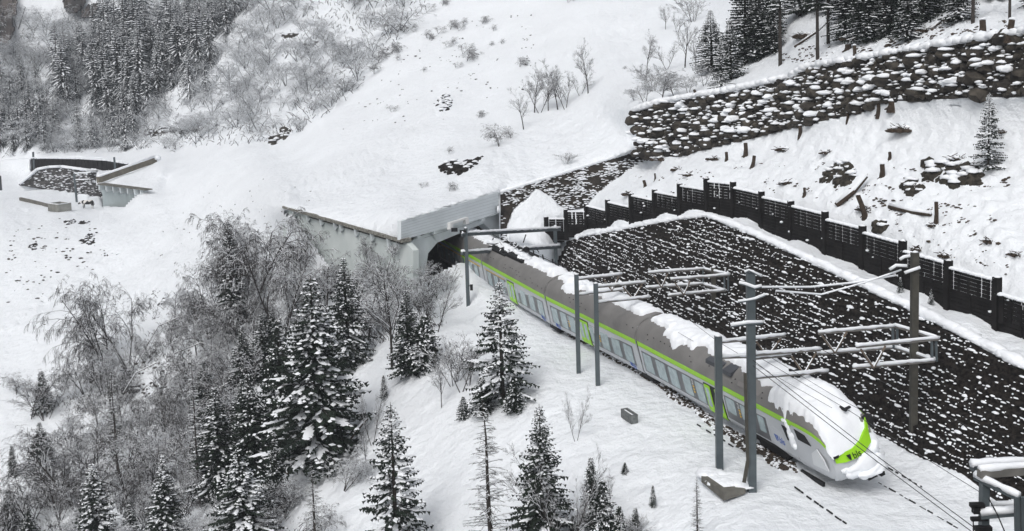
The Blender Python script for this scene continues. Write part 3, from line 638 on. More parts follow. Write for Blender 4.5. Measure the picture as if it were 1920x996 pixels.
def rect(x0, x1, z0, z1, c=.05): return [(x0, z0 + c), (x0, z1 - c), (x0 + c, z1), (x1 - c, z1), (x1, z1 - c), (x1, z0 + c), (x1 - c, z0), (x0 + c, z0)]
def tomesh(cu, name, m):
    t = bpy.data.objects.new('tmp', cu); C.objects.link(t); bpy.context.view_layer.update(); me = bpy.data.meshes.new_from_object(t); bpy.data.objects.remove(t); me.materials.clear(); me.materials.append(m)
    o = bpy.data.objects.new(name, me); C.objects.link(o); return o
def textmesh(s, size, parent, car, x, z, m, name='lettering', out=.03):
    cu_ = bpy.data.curves.new(name, 'FONT'); cu_.body = s; cu_.size = size; cu_.extrude = .004; cu_.align_x = 'LEFT'
    o = tomesh(cu_, name, m); o.parent = parent
    M = Matrix.Identity(4); t = car.t; n = -car.rt; upk = car.up * KZ; p = car.w(x, -1.4 - out, z)
    for i in range(3): M[i][0] = t[i]; M[i][1] = upk[i]; M[i][2] = n[i]; M[i][3] = p[i]
    if name == 'class_number': o.matrix_local = M
    else: o.matrix_local = M
    return o
def carriage(a, b, panes, doors, bands, logos, nums, nose=False, label=None, th=(0, 0)):
    car = Car(a, b, *th); L = car.L - (.12 if not nose else 0); x0 = .12
    mb = MB(); lp = PROF + [(1.40, 2.24)][:0]
    full = PROF + [(1.40, 2.24), (1.40, 1.3), (1.36, .8), (1.18, .42)]
    nseg = 2; mb.v = []
    loft(mb, car, PROF, [x0, L]); loft(mb, car, [(1.40, 2.24), (1.40, 1.3), (1.38, .85), (1.25, .62), (-1.25, .62)], [x0, L])
    ring = PROF + [(-1.385, 2.5), (-1.02, 3.3), (0, 3.6), (1.02, 3.3), (1.385, 2.5), (1.40, 2.24), (1.40, 1.3), (1.25, .62)]
    for x in ((x0, L) if not nose else (x0,)):
        k = len(mb.v); mb.v += [tuple(car.w(x, y, z)) for y, z in ring]; mb.f.append(tuple(range(k, k + len(ring))))
    body = obj('carriage_body', mb, SILVER, train)
    if label: body['label'] = label
    mb = MB(); loft(mb, car, [(-1.405, 2.26), (-1.41, 2.275), (-1.40, 2.49), (-1.38, 2.5)], [x0, L]); loft(mb, car, [(1.385, 2.5), (1.405, 2.24)], [x0, L]); obj('lime_stripe', mb, LIME, body)
    mb = MB(); loft(mb, car, RF_, [x0 + (.0), L]); 
    rfo = obj('roof', mb, ROOFG, body, True)
    mb = MB()
    for x in np.arange(.9, L - .3, .62):
        for (y, z) in ((-1.28, 2.93), (-1.15, 3.16)):
            if rng.random() < .35: p = car.w(x + rng.uniform(-.2, .2), y, z); mb.blob(p, (.035, .035, .035), int(x * 10), 0)
    if mb.v: obj('roof_bolt', mb, BLACK, body)
    for (xa, xb, za, zb) in bands: mb = MB(); sidequad(mb, car, [(xa, za), (xa + .06, zb), (xb, zb), (xb, za)], .008); obj('window_band', mb, WBAND, body)
    for (xa, xb, za, zb) in panes: mb = MB(); sidequad(mb, car, rect(xa, xb, za, zb, .05), .022); obj('window', mb, GLASS, body)
    for (xa, xb, op) in doors:
        mb = MB(); sidequad(mb, car, [(xa - .1, .68), (xa - .1, 2.16), (xb + .1, 2.16), (xb + .1, .68)], .012); obj('door_frame', mb, BLACK, body)
        mids = [(xa, (xa + xb) / 2 - .015), ((xa + xb) / 2 + .015, xb)] if not op else [(xa, xa + .55), (xb - .6, xb)]
        for (p, q_) in mids:
            mb = MB(); sidequad(mb, car, rect(p, q_, .70, 2.1, .04), .05); obj('door', mb, LIME, body)
            mb = MB(); sidequad(mb, car, rect(p + .1, q_ - .1, 1.05, 1.97, .07), .06); obj('door_window', mb, GLASS, body)
    for (x, z) in logos:
        mb = MB(); sidequad(mb, car, [(x - .02, z + .30), (x + .10, z + .02), (x + .16, z + .02), (x + .12, z + .3)], .02); sidequad(mb, car, [(x + .16, z + .30), (x + .22, z + .02), (x + .28, z + .10), (x + .3, z + .3)], .02); obj('logo', mb, BLUE, body)
        textmesh('bls', .42, body, car, x + .36, z - .0, BLUE, 'lettering', .02 if z > 1 else .01)
    for (x, z) in nums:
        textmesh('2', .34, body, car, x - .09, z, WHITE, 'class_number', .02)
        mb = MB(); 
        for k in range(3): sidequad(mb, car, rect(x - .06, x + .08, z - .15 - k * .14, z - .06 - k * .14, .02), .02)
        obj('pictogram', mb, YELL, body)
    return car, body
# rear carriage, mostly inside the gallery
def mk(*c, w=.95, z0=1.02, z1=1.95): return [(x - w / 2, x + w / 2, z0, z1) for x in c]
carA, bA = carriage(TJ[0], TJ[1], mk(1.5, 3, 4.5, 6, 10, 11.6), [(8.0, 9.4, 0)], [(.9, 7, .95, 2.0), (9.6, 12.4, .95, 2.0)], [], [], th=(4, 8))
mb = MB(); loft(mb, carA, [(-1.43, 1.98), (-1.43, 2.06)], [.3, 13.0]); obj('yellow_line', mb, YELL, bA)
carB, bB = carriage(TJ[1], TJ[2], mk(1.6, 3.2, 4.7) + mk(7.95, w=.45) + mk(9.21, 10.98, 12.75, w=1.05), [(6.0, 7.4, 0)], [(.8, 5.6, .95, 2.02), (7.6, 13.4, .95, 2.02)], [(12.45, .74)], [], th=(8, 11))
mb = MB(); loft(mb, carB, [(-1.43, 2.02), (-1.43, 2.08)], [.6, 5.4]); obj('yellow_line', mb, YELL, bB)
carC, bC = carriage(TJ[2], TJ[3], [(.72, 1.72, 1.02, 1.95), (2.2, 3.15, 1.02, 1.95), (3.55, 4.45, 1.02, 1.95), (6.75, 7.25, 1.02, 1.95), (7.7, 7.95, 1.02, 1.6), (8.3, 9.35, 1.02, 1.95), (9.8, 10.9, 1.02, 1.95), (11.4, 12.45, 1.02, 1.95)], [(5.2, 6.55, 0)], [(.5, 4.75, .95, 2.03), (6.65, 12.65, .95, 2.03)], [(.95, .74), (11.75, .74)], [(3.44, 1.68), (8.08, 1.74)], th=(11, 14))
carD, bD = carriage(TJ[3], TJ[4], [(.55, 1.6, 1.02, 1.98), (2.15, 3.2, 1.02, 1.98), (3.65, 4.65, 1.02, 1.98), (5.25, 6.15, 1.02, 1.98), (6.65, 7.5, 1.02, 1.98), (9.8, 10.65, 1.3, 2.0), (11.2, 11.6, 1.3, 2.0), (12.75, 13.3, 1.25, 1.95)], [(7.75, 9.4, 1)], [(.35, 7.6, .95, 2.05), (9.6, 11.95, .95, 2.05), (12.05, 13.5, .95, 2.0)], [(14.0, 1.15)], [(6.36, 1.72), (11.0, 1.76)], True, th=(14, 15.5))
# bellows between carriages
for a, b in ((carA, carB), (carB, carC), (carC, carD)):
    mb = MB(); 
    for k in range(2):
        x = a.L - .14 + k * .16; q_ = [a.w(x, y * .98, z) for y, z in [(-1.2, .62), (-1.37, 1.3), (-1.38, 2.44)]]
        mb.v += [tuple(p) for p in q_]
    m_ = len(q_); mb.f += [(i, i + 1, m_ + i + 1, m_ + i) for i in range(m_ - 1)]
    obj('bellows', mb, BLACK, train); mb = MB()
    for k in range(2):
        for y, z in RF_: mb.v.append(tuple(a.w(a.L - .14 + k * .28, y * .985, z - .03)))
    mb.f = [(i, i + 1, 10 + i, 9 + i) for i in range(8)]; obj('bellows_roof', mb, ROOFG, train, True)
    mb = MB(); mb.box(a.w(a.L, -1.1, .5), (1.3, .3, .3), a.ax); mb.box(a.w(a.L + .2, -.8, .35), (.9, .6, .3), a.ax); obj('coupling', mb, BLACK, train)
# bogie recess in the leading carriage
mb = MB(); pts = [(11.7, .5), (11.8, .72), (12.1, .88), (14.0, .88), (14.5, .74), (14.8, .55)]; sidequad(mb, carD, pts, .01); mb.box(carD.w(13.2, -.9, .5), (2.4, .7, .5), carD.ax)
bg_ = obj('bogie', mb, BLACK, bD)
# nose loft
st = [(15.75, 1.40, 2.50, 3.60), (16.3, 1.39, 2.50, 3.46), (16.9, 1.38, 2.48, 3.22), (17.4, 1.36, 2.42, 2.95), (17.85, 1.32, 2.30, 2.62), (18.12, 1.23, 2.04, 2.2), (18.3, 1.12, 1.80, 1.85)]
mb = MB(); mt = MB()
SEC = []
for x, w_, ez, tz in st:
    bz = .58
    SEC.append([(-w_ * .89, bz), (-w_ * .98, .85), (-w_, 1.1 if ez > 1.3 else 1.0), (-w_, ez - .1)])
m_ = 4
for (x, *_r), sec in zip(st, SEC):
    for y, z in sec: mb.v.append(tuple(carD.w(x, y, z)))
    for y, z in sec: mb.v.append(tuple(carD.w(x, -y, z)))
for i in range(len(st) - 1):
    for j in range(m_ - 1):
        a = i * 8; b = (i + 1) * 8; mb.f += [(a + j, b + j, b + j + 1, a + j + 1), (a + 4 + j, a + 4 + j + 1, b + 4 + j + 1, b + 4 + j)]
# rounded front skirt
k = len(mb.v); fr = [(18.3, -1.0), (18.5, -.8), (18.62, -.4), (18.65, 0), (18.62, .4), (18.5, .8), (18.3, 1.0)]
for x, y in fr:
    for z, g in ((.55, -.25), (.85, -.02), (1.15, .0), (1.45, -.16)): mb.v.append(tuple(carD.w(x + g, y * 1.18 if z > .5 else y, z)))
for i in range(len(fr) - 1):
    for j in range(3): mb.f.append((k + i * 4 + j, k + (i + 1) * 4 + j, k + (i + 1) * 4 + j + 1, k + i * 4 + j + 1))
nose = obj('nose', mb, SILVER, train, True); nose['label'] = 'sloping nose of the train buried in snow'
mb = MB()   # upper nose shell and lime edge
for (x, w_, ez, tz) in st:
    for y, z in ((-w_, ez - .0), (-w_ * .9, ez + (tz - ez) * .45), (-w_ * .6, ez + (tz - ez) * .85), (0, tz), (w_ * .6, ez + (tz - ez) * .85), (w_ * .9, ez + (tz - ez) * .45), (w_, ez)): mb.v.append(tuple(carD.w(x, y, z)))
for i in range(len(st) - 1):
    for j in range(6): mb.f.append((i * 7 + j, (i + 1) * 7 + j, (i + 1) * 7 + j + 1, i * 7 + j + 1))
obj('nose_roof', mb, ROOFG, nose, True)
mb = MB()
for (x, w_, ez, tz) in st: mb.v += [tuple(carD.w(x, -w_ - .012, ez - .16)), tuple(carD.w(x, -w_ - .012, ez + .02)), tuple(carD.w(x, w_ + .012, ez - .16)), tuple(carD.w(x, w_ + .012, ez + .02))]
for i in range(len(st) - 1): mb.f += [(i * 4, i * 4 + 4, i * 4 + 5, i * 4 + 1), (i * 4 + 2, i * 4 + 3, i * 4 + 7, i * 4 + 6)]
obj('lime_stripe', mb, LIME, nose)
mb = MB(); sidequad(mb, carD, [(14.9, 2.1), (15.35, 2.1), (15.7, 1.55), (15.15, 1.5)], .02); obj('cab_side_window', mb, BLACK, bD)
mb = MB(); sidequad(mb, carD, [(15.95, 2.22), (16.75, 2.16), (17.1, 1.80), (16.1, 1.80)], .01); obj('cab_side_window', mb, BLACK, nose)
mb = MB(); sidequad(mb, carD, rect(13.75, 14.85, .86, 1.78, .12), .006); sidequad(mb, carD, rect(13.77, 14.83, .88, 1.76, .12), .012); obj('cab_door', mb, mat('cab_panel', (.53, .55, .575), .4, metal=.2), bD)
mb = MB(); sidequad(mb, carD, [(16.95, .98), (17.05, 1.5), (17.55, 1.82), (17.95, 1.45), (18.1, 1.05)], .03); obj('headlight_cover', mb, mat('pale_panel', (.6, .62, .64), .35, metal=.1), nose)
# lime front face with dark lettering
FC = [(18.33, -1.08, 1.34), (18.54, -.72, 1.32), (18.64, -.2, 1.32), (18.58, .35, 1.36), (18.40, .9, 1.52), (18.18, 1.15, 1.72)]
mb = MB()
for i, (x, y, z) in enumerate(FC):
    hh = .34 if i < 3 else .34 + (i - 2) * .10; mb.v += [tuple(carD.w(x + .04, y, z)), tuple(carD.w(x - .12, y, z + hh))]
k = len(mb.v)
for i, (x, y, z) in enumerate(FC):
    hh = .34 if i < 3 else .34 + (i - 2) * .10; mb.v += [tuple(carD.w(x - .1, y, z)), tuple(carD.w(x - .26, y, z + hh))]
for i in range(5): mb.f += [(2 * i, 2 * i + 2, 2 * i + 3, 2 * i + 1), (2 * i + 1, 2 * i + 3, k + 2 * i + 3, k + 2 * i + 1)]
face = obj('lime_front', mb, LIME, nose)
cu_ = bpy.data.curves.new('lettering', 'FONT'); cu_.body = 'bls'; cu_.size = .42; cu_.extrude = .004; cu_.align_x = 'CENTER'
lo = tomesh(cu_, 'lettering', BLACK); lo.parent = face
xa = carD.n; xa = carD.rt; nn = carD.t + carD.up * .4; nn /= np.linalg.norm(nn); ya = np.cross(nn, xa); p = carD.w(18.72, -.12, 1.37); M = Matrix.Identity(4)
for i in range(3): M[i][0] = xa[i]; M[i][1] = ya[i]; M[i][2] = nn[i]; M[i][3] = p[i]
lo.matrix_local = M
mb = MB(); mb.add([carD.w(18.62, -.66, 1.60), carD.w(18.68, -.52, 1.38), carD.w(18.71, -.46, 1.38), carD.w(18.65, -.44, 1.60)], [(0, 1, 2, 3)]); obj('logo', mb, BLACK, face)
for s_ in (-1, 1):
    mb = MB(); 
    if s_ > 0: mb.blob(carD.w(18.05, 1.22, 2.1), (.28, .10, .42), 3, 0, 2)
    else: mb.box(carD.w(18.2, -1.05, 1.62), (.5, .28, .12), carD.ax)
    obj('headlight', mb, BLACK, nose)
mb = MB(); mb.blob(carD.w(18.2, 1.12, 1.1), (.24, .2, .42), 11, 0, 2); obj('bumper', mb, SILVER, nose, True)
mb = MB(); mb.box(carD.w(18.9, .65, .5), (.5, .22, .2), carD.ax); mb.box(carD.w(18.85, .2, .48), (.3, .5, .14), carD.ax); obj('coupler', mb, BLACK, nose)
# snow lying on the roofs: sheet with a ragged left edge and real thickness
def roofz(y): return np.interp(abs(y), [0, .65, 1.02, 1.27, 1.385], [3.6, 3.52, 3.3, 2.92, 2.5])
def snowsheet(car, x0, x1, left, seed, th=.26, right=1.5, zf=roofz, rg=.35):
    mb = MB(); nx_ = max(6, int((x1 - x0) / .06)); ny_ = 22; k0 = 0
    for i in range(nx_ + 1):
        x = x0 + (x1 - x0) * i / nx_
        le = left(x) + rg * noise.noise((x * .8, seed, 0)) + .14 * noise.noise((x * 3.1, seed, 5)) + .05 * noise.noise((x * 6, seed, 2))
        endf = min(1, (x - x0) / .25, (x1 - x) / .25); endf = max(0, endf) ** .5
        for j in range(ny_ + 1):
            f = j / ny_; y = le + (right - le) * f; e = min(1, f / .06) ** .5 * (1 if f < .93 else max(0, (1 - f) / .07) ** .5) * endf
            z = zf(y) if zf is roofz else zf(x, y)
            if y > 1.38 and zf is roofz: z = 2.45 - (y - 1.38) * 2
            t = (th + .16 * noise.noise((x * .9, y * 1.2, seed)) + .11 * noise.noise((x * 2.2, y * 2.2, seed)) + .05 * noise.noise((x * 5, y * 5, seed))) * e
            mb.v.append(tuple(car.w(x, y, z + t - .02 * (1 - e) + (-.05 if e < .02 else 0))))
    m = ny_ + 1
    mb.f = [(i * m + j, (i + 1) * m + j, (i + 1) * m + j + 1, i * m + j + 1) for i in range(nx_) for j in range(ny_)]
    return obj('roof_snow', mb, SNOW, train, True)
snowsheet(carA, 3, 13.3, lambda x: -.3, 1)
snowsheet(carB, .2, 5.0, lambda x: -.1, 2); snowsheet(carB, 5.6, 13.7, lambda x: -.35, 3)
snowsheet(carC, .2, 3.5, lambda x: -.3, 4); snowsheet(carC, 2.0, 4.2, lambda x: -.95, 5, .2); snowsheet(carC, 4.0, 12.7, lambda x: -.3, 6, .3, 1.6, rg=.2)
snowsheet(carD, .3, 3.0, lambda x: -.4, 7); snowsheet(carD, 2.8, 6.3, lambda x: -.95, 8, .3); snowsheet(carD, 5.4, 11.1, lambda x: -.6, 9, .3, 1.6, rg=.5); snowsheet(carD, 10.8, 15.9, lambda x: -.75, 10, .32, 1.6)
def nosez(x, y):
    X = [s[0] for s in st]; w_ = np.interp(x, X, [s[1] for s in st]); ez = np.interp(x, X, [s[2] for s in st]); tz = np.interp(x, X, [s[3] for s in st]); r_ = min(1.05, abs(y) / w_)
    return ez + (tz - ez) * np.interp(r_, [0, .6, .9, 1, 1.05], [1, .85, .45, 0, -.2]) - max(0, y) * max(0, x - 16.2) * .16 - (max(0, x - 18.3) * .9)
snowsheet(carD, 13.9, 18.45, lambda x: -1.34 if x < 16.0 else -1.22, 11, .32, 1.42, lambda x, y: (roofz(y) if x < 15.75 else nosez(x, y)), rg=.16)
mb = MB()
for i, (x, y, z, a_, b_, c_) in enumerate([(15.62, -1.44, 1.66, .22, .10, .42), (15.5, -1.42, 1.98, .16, .09, .3), (15.38, -1.40, 2.25, .12, .08, .22), (15.75, -1.45, 1.42, .14, .09, .18), (15.25, -1.41, 2.38, .2, .08, .1),
                                         (18.55, .25, .95, .32, .95, .40), (18.55, .75, .80, .30, .55, .42), (18.6, -.35, .85, .22, .5, .30), (18.45, .95, 1.3, .22, .26, .3), (18.75, .3, .66, .4, .8, .2), (18.5, -.75, 1.02, .12, .3, .12)]):
    k0 = len(mb.v); mb.blob((0, 0, 0), (a_, b_, c_), i + 60, 0, 3)
    for t_ in range(k0, len(mb.v)):
        X_, Y_, Z_ = mb.v[t_]; q_ = 1 + .22 * noise.noise((X_ * 5 + i, Y_ * 5, Z_ * 5)) + .12 * noise.noise((X_ * 12, Y_ * 12 + i, Z_ * 12)); w_ = carD.w(x, y, z) + carD.t * X_ * q_ + carD.rt * Y_ * q_ + carD.up * Z_ * q_; mb.v[t_] = (w_[0], w_[1], w_[2])
obj('stuck_snow', mb, SNOW, nose, True)
# roof equipment
def roofbox(car, x, y, L_, W_, H_, snow=True, m=ROOFG):
    mb = MB(); mb.box(car.w(x, y, 3.45 + H_ / 2), (L_, W_, H_), car.ax); obj('roof_unit', mb, m, train)
    if snow:
        mb = MB(); k = 0
        for i in range(int(L_ / .3) + 1):
            mb.blob(car.w(x - L_ / 2 + .15 + i * .3, y + rng.uniform(-.1, .1), 3.48 + H_), (.3, W_ * .52, .12), i, .8, 1)
        obj('roof_snow', mb, SNOW, train, True)
DK = mat('roof_panel', (.06, .065, .075), .5)
roofbox(carB, 6.0, .2, 3.4, 1.5, .35, True, BLACK); roofbox(carB, 12.2, .55, .5, .4, .3, False, BLACK)
roofbox(carC, 3.6, .45, 2.2, 1.1, .25, True, BLACK)
for x in (10.9, 11.3): roofbox(carC, x, .1, .25, .5, .22, False, BLACK)
roofbox(carC, 12.3, .9, .3, .3, .3, False, BLACK)
for x, y, l in ((7.9, -.62, .9), (9.0, -.7, .5), (9.8, -.75, .8)):
    mb = MB(); z0, z1 = 3.47, 3.22; mb.add([carD.w(x, y + .5, 3.60), carD.w(x + l, y + .5, 3.60), carD.w(x + l, y - .42, 3.42), carD.w(x, y - .42, 3.42)], [(0, 1, 2, 3)]); mb.v += [(a, b, c - .2) for a, b, c in mb.v[:4]]; mb.f += [(0, 4, 5, 1), (1, 5, 6, 2), (2, 6, 7, 3), (3, 7, 4, 0)]
    obj('roof_panel', mb, DK, train)
mb = MB(); mb.add([carD.w(11.2, -.80, 3.48), carD.w(13.2, -.80, 3.48), carD.w(13.2, -1.30, 2.96), carD.w(11.2, -1.30, 2.96)], [(0, 1, 2, 3)]); obj('roof_panel', mb, mat('roof_hatch', (.21, .20, .195), .5), train)
# pantograph area with snow covered gear
mb = MB(); ms = MB()
for i in range(26):
    x, y = rng.uniform(.4, 4.2), rng.uniform(-.6, 1.0); a = carB.w(x, y, 3.6 + rng.uniform(0, .3)); b = carB.w(x + rng.uniform(-.8, .8), y + rng.uniform(-.7, .7), 3.65 + rng.uniform(0, .5)); mb.tube([a, b], .035, 5)
    if rng.random() < .6: ms.tube([a + np.array([0, 0, .06]), b + np.array([0, 0, .06])], .045, 5)
mb.box(carB.w(2.2, .2, 3.62), (4.0, 1.8, .15), carB.ax); mb.box(carB.w(4.6, 1.0, 3.7), (.6, .5, .4), carB.ax)
obj('pantograph', mb, BLACK, train); obj('roof_snow', ms, SNOW, train, True)
mb = MB()
for x in np.arange(.5, 13, 2.0): mb.box(carB.w(x, 1.0, 3.75), (.08, .08, .5), carB.ax)
for (cr, xa_, xb_) in ((carA, 3, 13), (carB, .3, 13.5)): mb.bar(cr.w(xa_, .9, 3.85), cr.w(xb_, .9, 3.85), .04, .04)
obj('roof_line', mb, BLACK, train)
mb = MB()
for i, (x, y) in enumerate([(14.1, .35), (14.7, .15), (15.2, .75), (14.4, .0), (17.7, .35)]):
    z = (roofz(y) if x < 15.75 else nosez(x, y)) + .42; mb.box(carD.w(x, y, z), (.5, .1, .1), carD.ax); mb.box(carD.w(x + .1, y + .15, z), (.12, .35, .08), carD.ax)
obj('horn', mb, BLACK, train)
# hand rail fence between the train and the dam
hr = thing('handrail', 'low dark steel handrail between the train and the foot of the dam', 'railing', G(1100, 540, 0)); mb = MB()
hp = [(1085, 527), (1110, 541), (1135, 553), (1160, 566), (1185, 579), (1212, 592), (1240, 606), (1262, 617), (1300, 636), (1312, 642)]; w_ = [G(x, y, 1.0) for x, y in hp]
for i, p in enumerate(w_): mb.box((p[0], p[1], p[2] - .5), (.08, .08, 1.0))
for a, b in zip(w_[:-1], w_[1:]): mb.bar(a, b, .07, .09); mb.bar(a - np.array([0, 0, .35]), b - np.array([0, 0, .35]), .05, .05)
obj('rail_frame', rel(mb, hr), RUST, hr)
mb = MB(); 
for a, b in zip(w_[:6], w_[1:7]): mb.bar(a + nT * .25 - np.array([0, 0, .6]), b + nT * .25 - np.array([0, 0, .6]), .2, .8)
obj('concrete_wall', rel(mb, hr), BLACK, hr)

# ------------------------------------------------------------------ catenary structures
def beam(name, parent, a, b, w=.13, h=.16, m=BAR_, snow=True, sn=None):
    mb = MB(); mb.bar(a, b, w, h); o = obj(name, rel(mb, parent), m, parent)
    if snow:
        ms = MB(); n = max(3, int(np.linalg.norm(b - a) / .3)); pts = [a + (b - a) * i / n + np.array([rng.uniform(-.01, .01), rng.uniform(-.01, .01), h / 2 + .035 + rng.uniform(-.012, .02)]) for i in range(n + 1)]
        ms.tube(pts, [rng.uniform(.085, .12) * (w / .13) ** .5 for _ in pts], 6); obj('snow_cap', rel(ms, parent), SNOW, o, True)
        o.children[0].parent = o
    return o
def mast(parent, base, top, w=.24, d=.26, m=STEEL, z0=-.6):
    mb = MB(); c = (base[0] + top[0]) / 2, (base[1] + top[1]) / 2; z1 = top[2]
    for s_ in (-1, 1): mb.box((base[0] + s_ * w / 2, base[1], (z0 + z1) / 2), (.03, d, z1 - z0))   # H section
    mb.box((base[0], base[1], (z0 + z1) / 2), (w, .03, z1 - z0)); mb.box((base[0], base[1] - d / 2 + .02, (z0 + z1) / 2), (w * .96, .02, z1 - z0))
    o = obj('mast', rel(mb, parent), m, parent); ms = MB(); ms.blob((base[0], base[1], z1 + .02), (w * .55, d * .55, .09), 5, .7); obj('snow_cap', rel(ms, parent), SNOW, o, True); return o
def wpt(x, y, Y): return W(x, y, Y)
# gantry A in front of the portal: two masts, two round beams
A1, A2 = G(878, 573), G(1043, 512); g = thing('catenary_gantry', 'two steel masts joined by a pair of long beams in front of the gallery portal', 'gantry', A1)
mast(g, A1, W(872, 428, A1[1]), .26, .28, STEEL); mast(g, A2, W(1040, 424, A2[1]), .28, .28, STEEL)
for y0, y1 in ((440, 430), (475, 463)): beam('beam', g, W(866, y0, A1[1] - .3), W(1050, y1, A2[1] - .3), .2, .26, STEEL)
for x in (866,): 
    mb = MB(); mb.box(W(868, 434, A1[1] - .2), (.5, .2, .2)); mb.box(W(852, 431, A1[1]), (.5, .15, .3)); obj('insulator', rel(mb, g), BLACK, g)
mb = MB()
for x, y in ((925, 446), (986, 440)): p = W(x, y, 93); mb.tube([p, p + np.array([-.25, 0, -.7])], .05, 5)
for x, y in ((935, 473), (955, 472), (986, 469), (1006, 467)): p = W(x, y, 93); mb.tube([p, p + np.array([.2, 0, -.3])], .04, 5)
obj('hanger', rel(mb, g), BLACK, g)
sb = thing('signal_box', 'small dark box on a bracket beside the left mast before the portal', 'box', W(883, 539, A1[1])); mb = MB(); mb.box(W(884, 539, A1[1] - .2), (.22, .25, .45)); mb.bar(W(878, 536, A1[1] - .15), W(884, 536, A1[1] - .15), .05, .05); obj('box', rel(mb, sb), BLACK, sb); ms = MB(); ms.blob(W(884, 532.5, A1[1] - .2), (.14, .14, .05), 1); obj('snow_cap', rel(ms, sb), SNOW, sb)
def vee(g, top_a, bot, top_b):
    for t in (top_a, top_b):
        mb = MB(); mb.bar(t, bot, .07, .07); o = obj('brace', rel(mb, g), mat_br, g); ms = MB(); d = bot - t; ms.tube([t + d * .3 + np.array([0, 0, .05]), bot + np.array([0, 0, .05])], .032, 5); obj('snow_cap', rel(ms, g), SNOW, o)
mat_br = mat('brace_steel', (.14, .11, .085), .8, .3, 3)
def cant(name, label, base, top_px, Y, chords, vees, w=.24, m=STEEL, extra=None, gm='masts carrying snowy cantilever arms beside the track'):
    g = thing('catenary_mast', label, 'mast', base, gm); mast(g, base, W(*top_px, base[1]), w, w * 1.1, m)
    for (x0, y0, x1, y1, Ya, Yb) in chords: beam('arm', g, W(x0, y0, Ya), W(x1, y1, Yb), .09, .11)
    for v in vees: vee(g, W(*v[0]), W(*v[1]), W(*v[2]))
    return g
B1, B2, B3 = G(1085, 700), G(1121, 723), G(1339, 640)
ca, cb = B1[1], B2[1]
cant('m', 'left mast of the near pair beside the middle of the train, with a snowy arm', B1, (1081, 515), ca, [(1085, 524, 1166, 515, ca, ca + 2.4), (1086, 553, 1172, 543, ca, ca + 2.4)], [((1132, 524, ca + 1.3), (1147, 545, ca + 1.6), (1160, 518, ca + 2.2))])
cant('m', 'right mast of the near pair beside the middle of the train, standing in front', B2, (1112, 532), cb, [(1116, 539, 1210, 530, cb, cb + 2.6), (1118, 568, 1218, 558, cb, cb + 2.6)], [((1168, 538, cb + 1.4), (1187, 561, cb + 1.8), (1204, 533, cb + 2.4))])
g = cant('m', 'brown mast rising behind the train with a box shaped snowy arm above the roof', B3, (1335, 502), B3[1],
     [(1216, 512, 1320, 505, B3[1] - 1.2, B3[1] + .8), (1258, 525, 1368, 516, B3[1] - 3.8, B3[1] - 1.4), (1211, 540, 1318, 533, B3[1] - 1.2, B3[1] + .8), (1253, 555, 1359, 545, B3[1] - 3.8, B3[1] - 1.5), (1320, 505, 1368, 516, B3[1] + .8, B3[1] - 1.4), (1320, 534, 1360, 546, B3[1] + .8, B3[1] - 1.5)],
     [((1226, 517, B3[1] - 1), (1240, 539, B3[1] - .8), (1252, 513, B3[1] - .6)), ((1265, 530, B3[1] - 3.6), (1282, 553, B3[1] - 3.4), (1294, 527, B3[1] - 3.2))], .26, RUST)
for x, y0, y1, Y in ((1318, 506, 533, B3[1] + .8), (1358, 520, 546, B3[1] - 1.5), (1365, 519, 546, B3[1] - 1.4)): mb = MB(); mb.bar(W(x, y0, Y), W(x + .5, y1, Y), .1, .1, (1, 0, 0)); obj('upright', rel(mb, g), STEEL, g)
C1, C2, C3 = G(1349, 880), G(1410, 921), G(1712, 845)
c1, c2, c3 = C1[1], C2[1], C3[1]
cant('m', 'grey mast left of the tall mast near the train nose, its arm passing behind', C1, (1336, 631), c1, [(1344, 643, 1472, 630, c1, c1 + 2.8), (1350, 671, 1480, 667, c1, c1 + 2.8)], [((1418, 640, c1 + 1.7), (1438, 670, c1 + 2), (1464, 635, c1 + 2.6))], .30)
g = cant('m', 'tallest grey mast in front of the train nose, with snowy insulators at its head', C2, (1402, 510), c2, [(1413, 666, 1538, 656, c2, c2 + 3.0), (1413, 709, 1552, 697, c2, c2 + 3.0), (1413, 673, 1482, 666, c2 + .3, c2 + 2.2)], [((1484, 668, c2 + 1.8), (1507, 702, c2 + 2.1), (1530, 662, c2 + 2.8))], .33)
for (pts, r_) in (([(1396, 512), (1404, 508), (1413, 512), (1428, 519)], .04), ([(1386, 532), (1396, 534), (1415, 541), (1428, 538)], .05), ([(1384, 567), (1400, 565), (1415, 562), (1435, 554)], .045), ([(1370, 612), (1402, 607), (1430, 606)], .06)):
    mb = MB(); w_ = [W(x, y, c2 - .2) for x, y in pts]; mb.tube(w_, r_, 6); o = obj('bracket', rel(mb, g), STEEL, g); ms = MB(); ms.tube([p + np.array([0, 0, r_ + .02]) for p in w_], [r_ * rng.uniform(1, 1.7) for _ in w_], 6); obj('snow_cap', rel(ms, g), SNOW, o, True)
mb = MB(); mb.bar(W(1397, 700, c2 - .25), W(1402, 865, c2 - .25), .14, .08, (0, 1, 0)); mb.bar(W(1402, 865, c2 - .25), W(1395, 905, c2 - .4), .16, .08, (0, 1, 0)); obj('cable_duct', rel(mb, g), RUST, g)
for x, y in ((1345, 760), (1345, 830)): pass
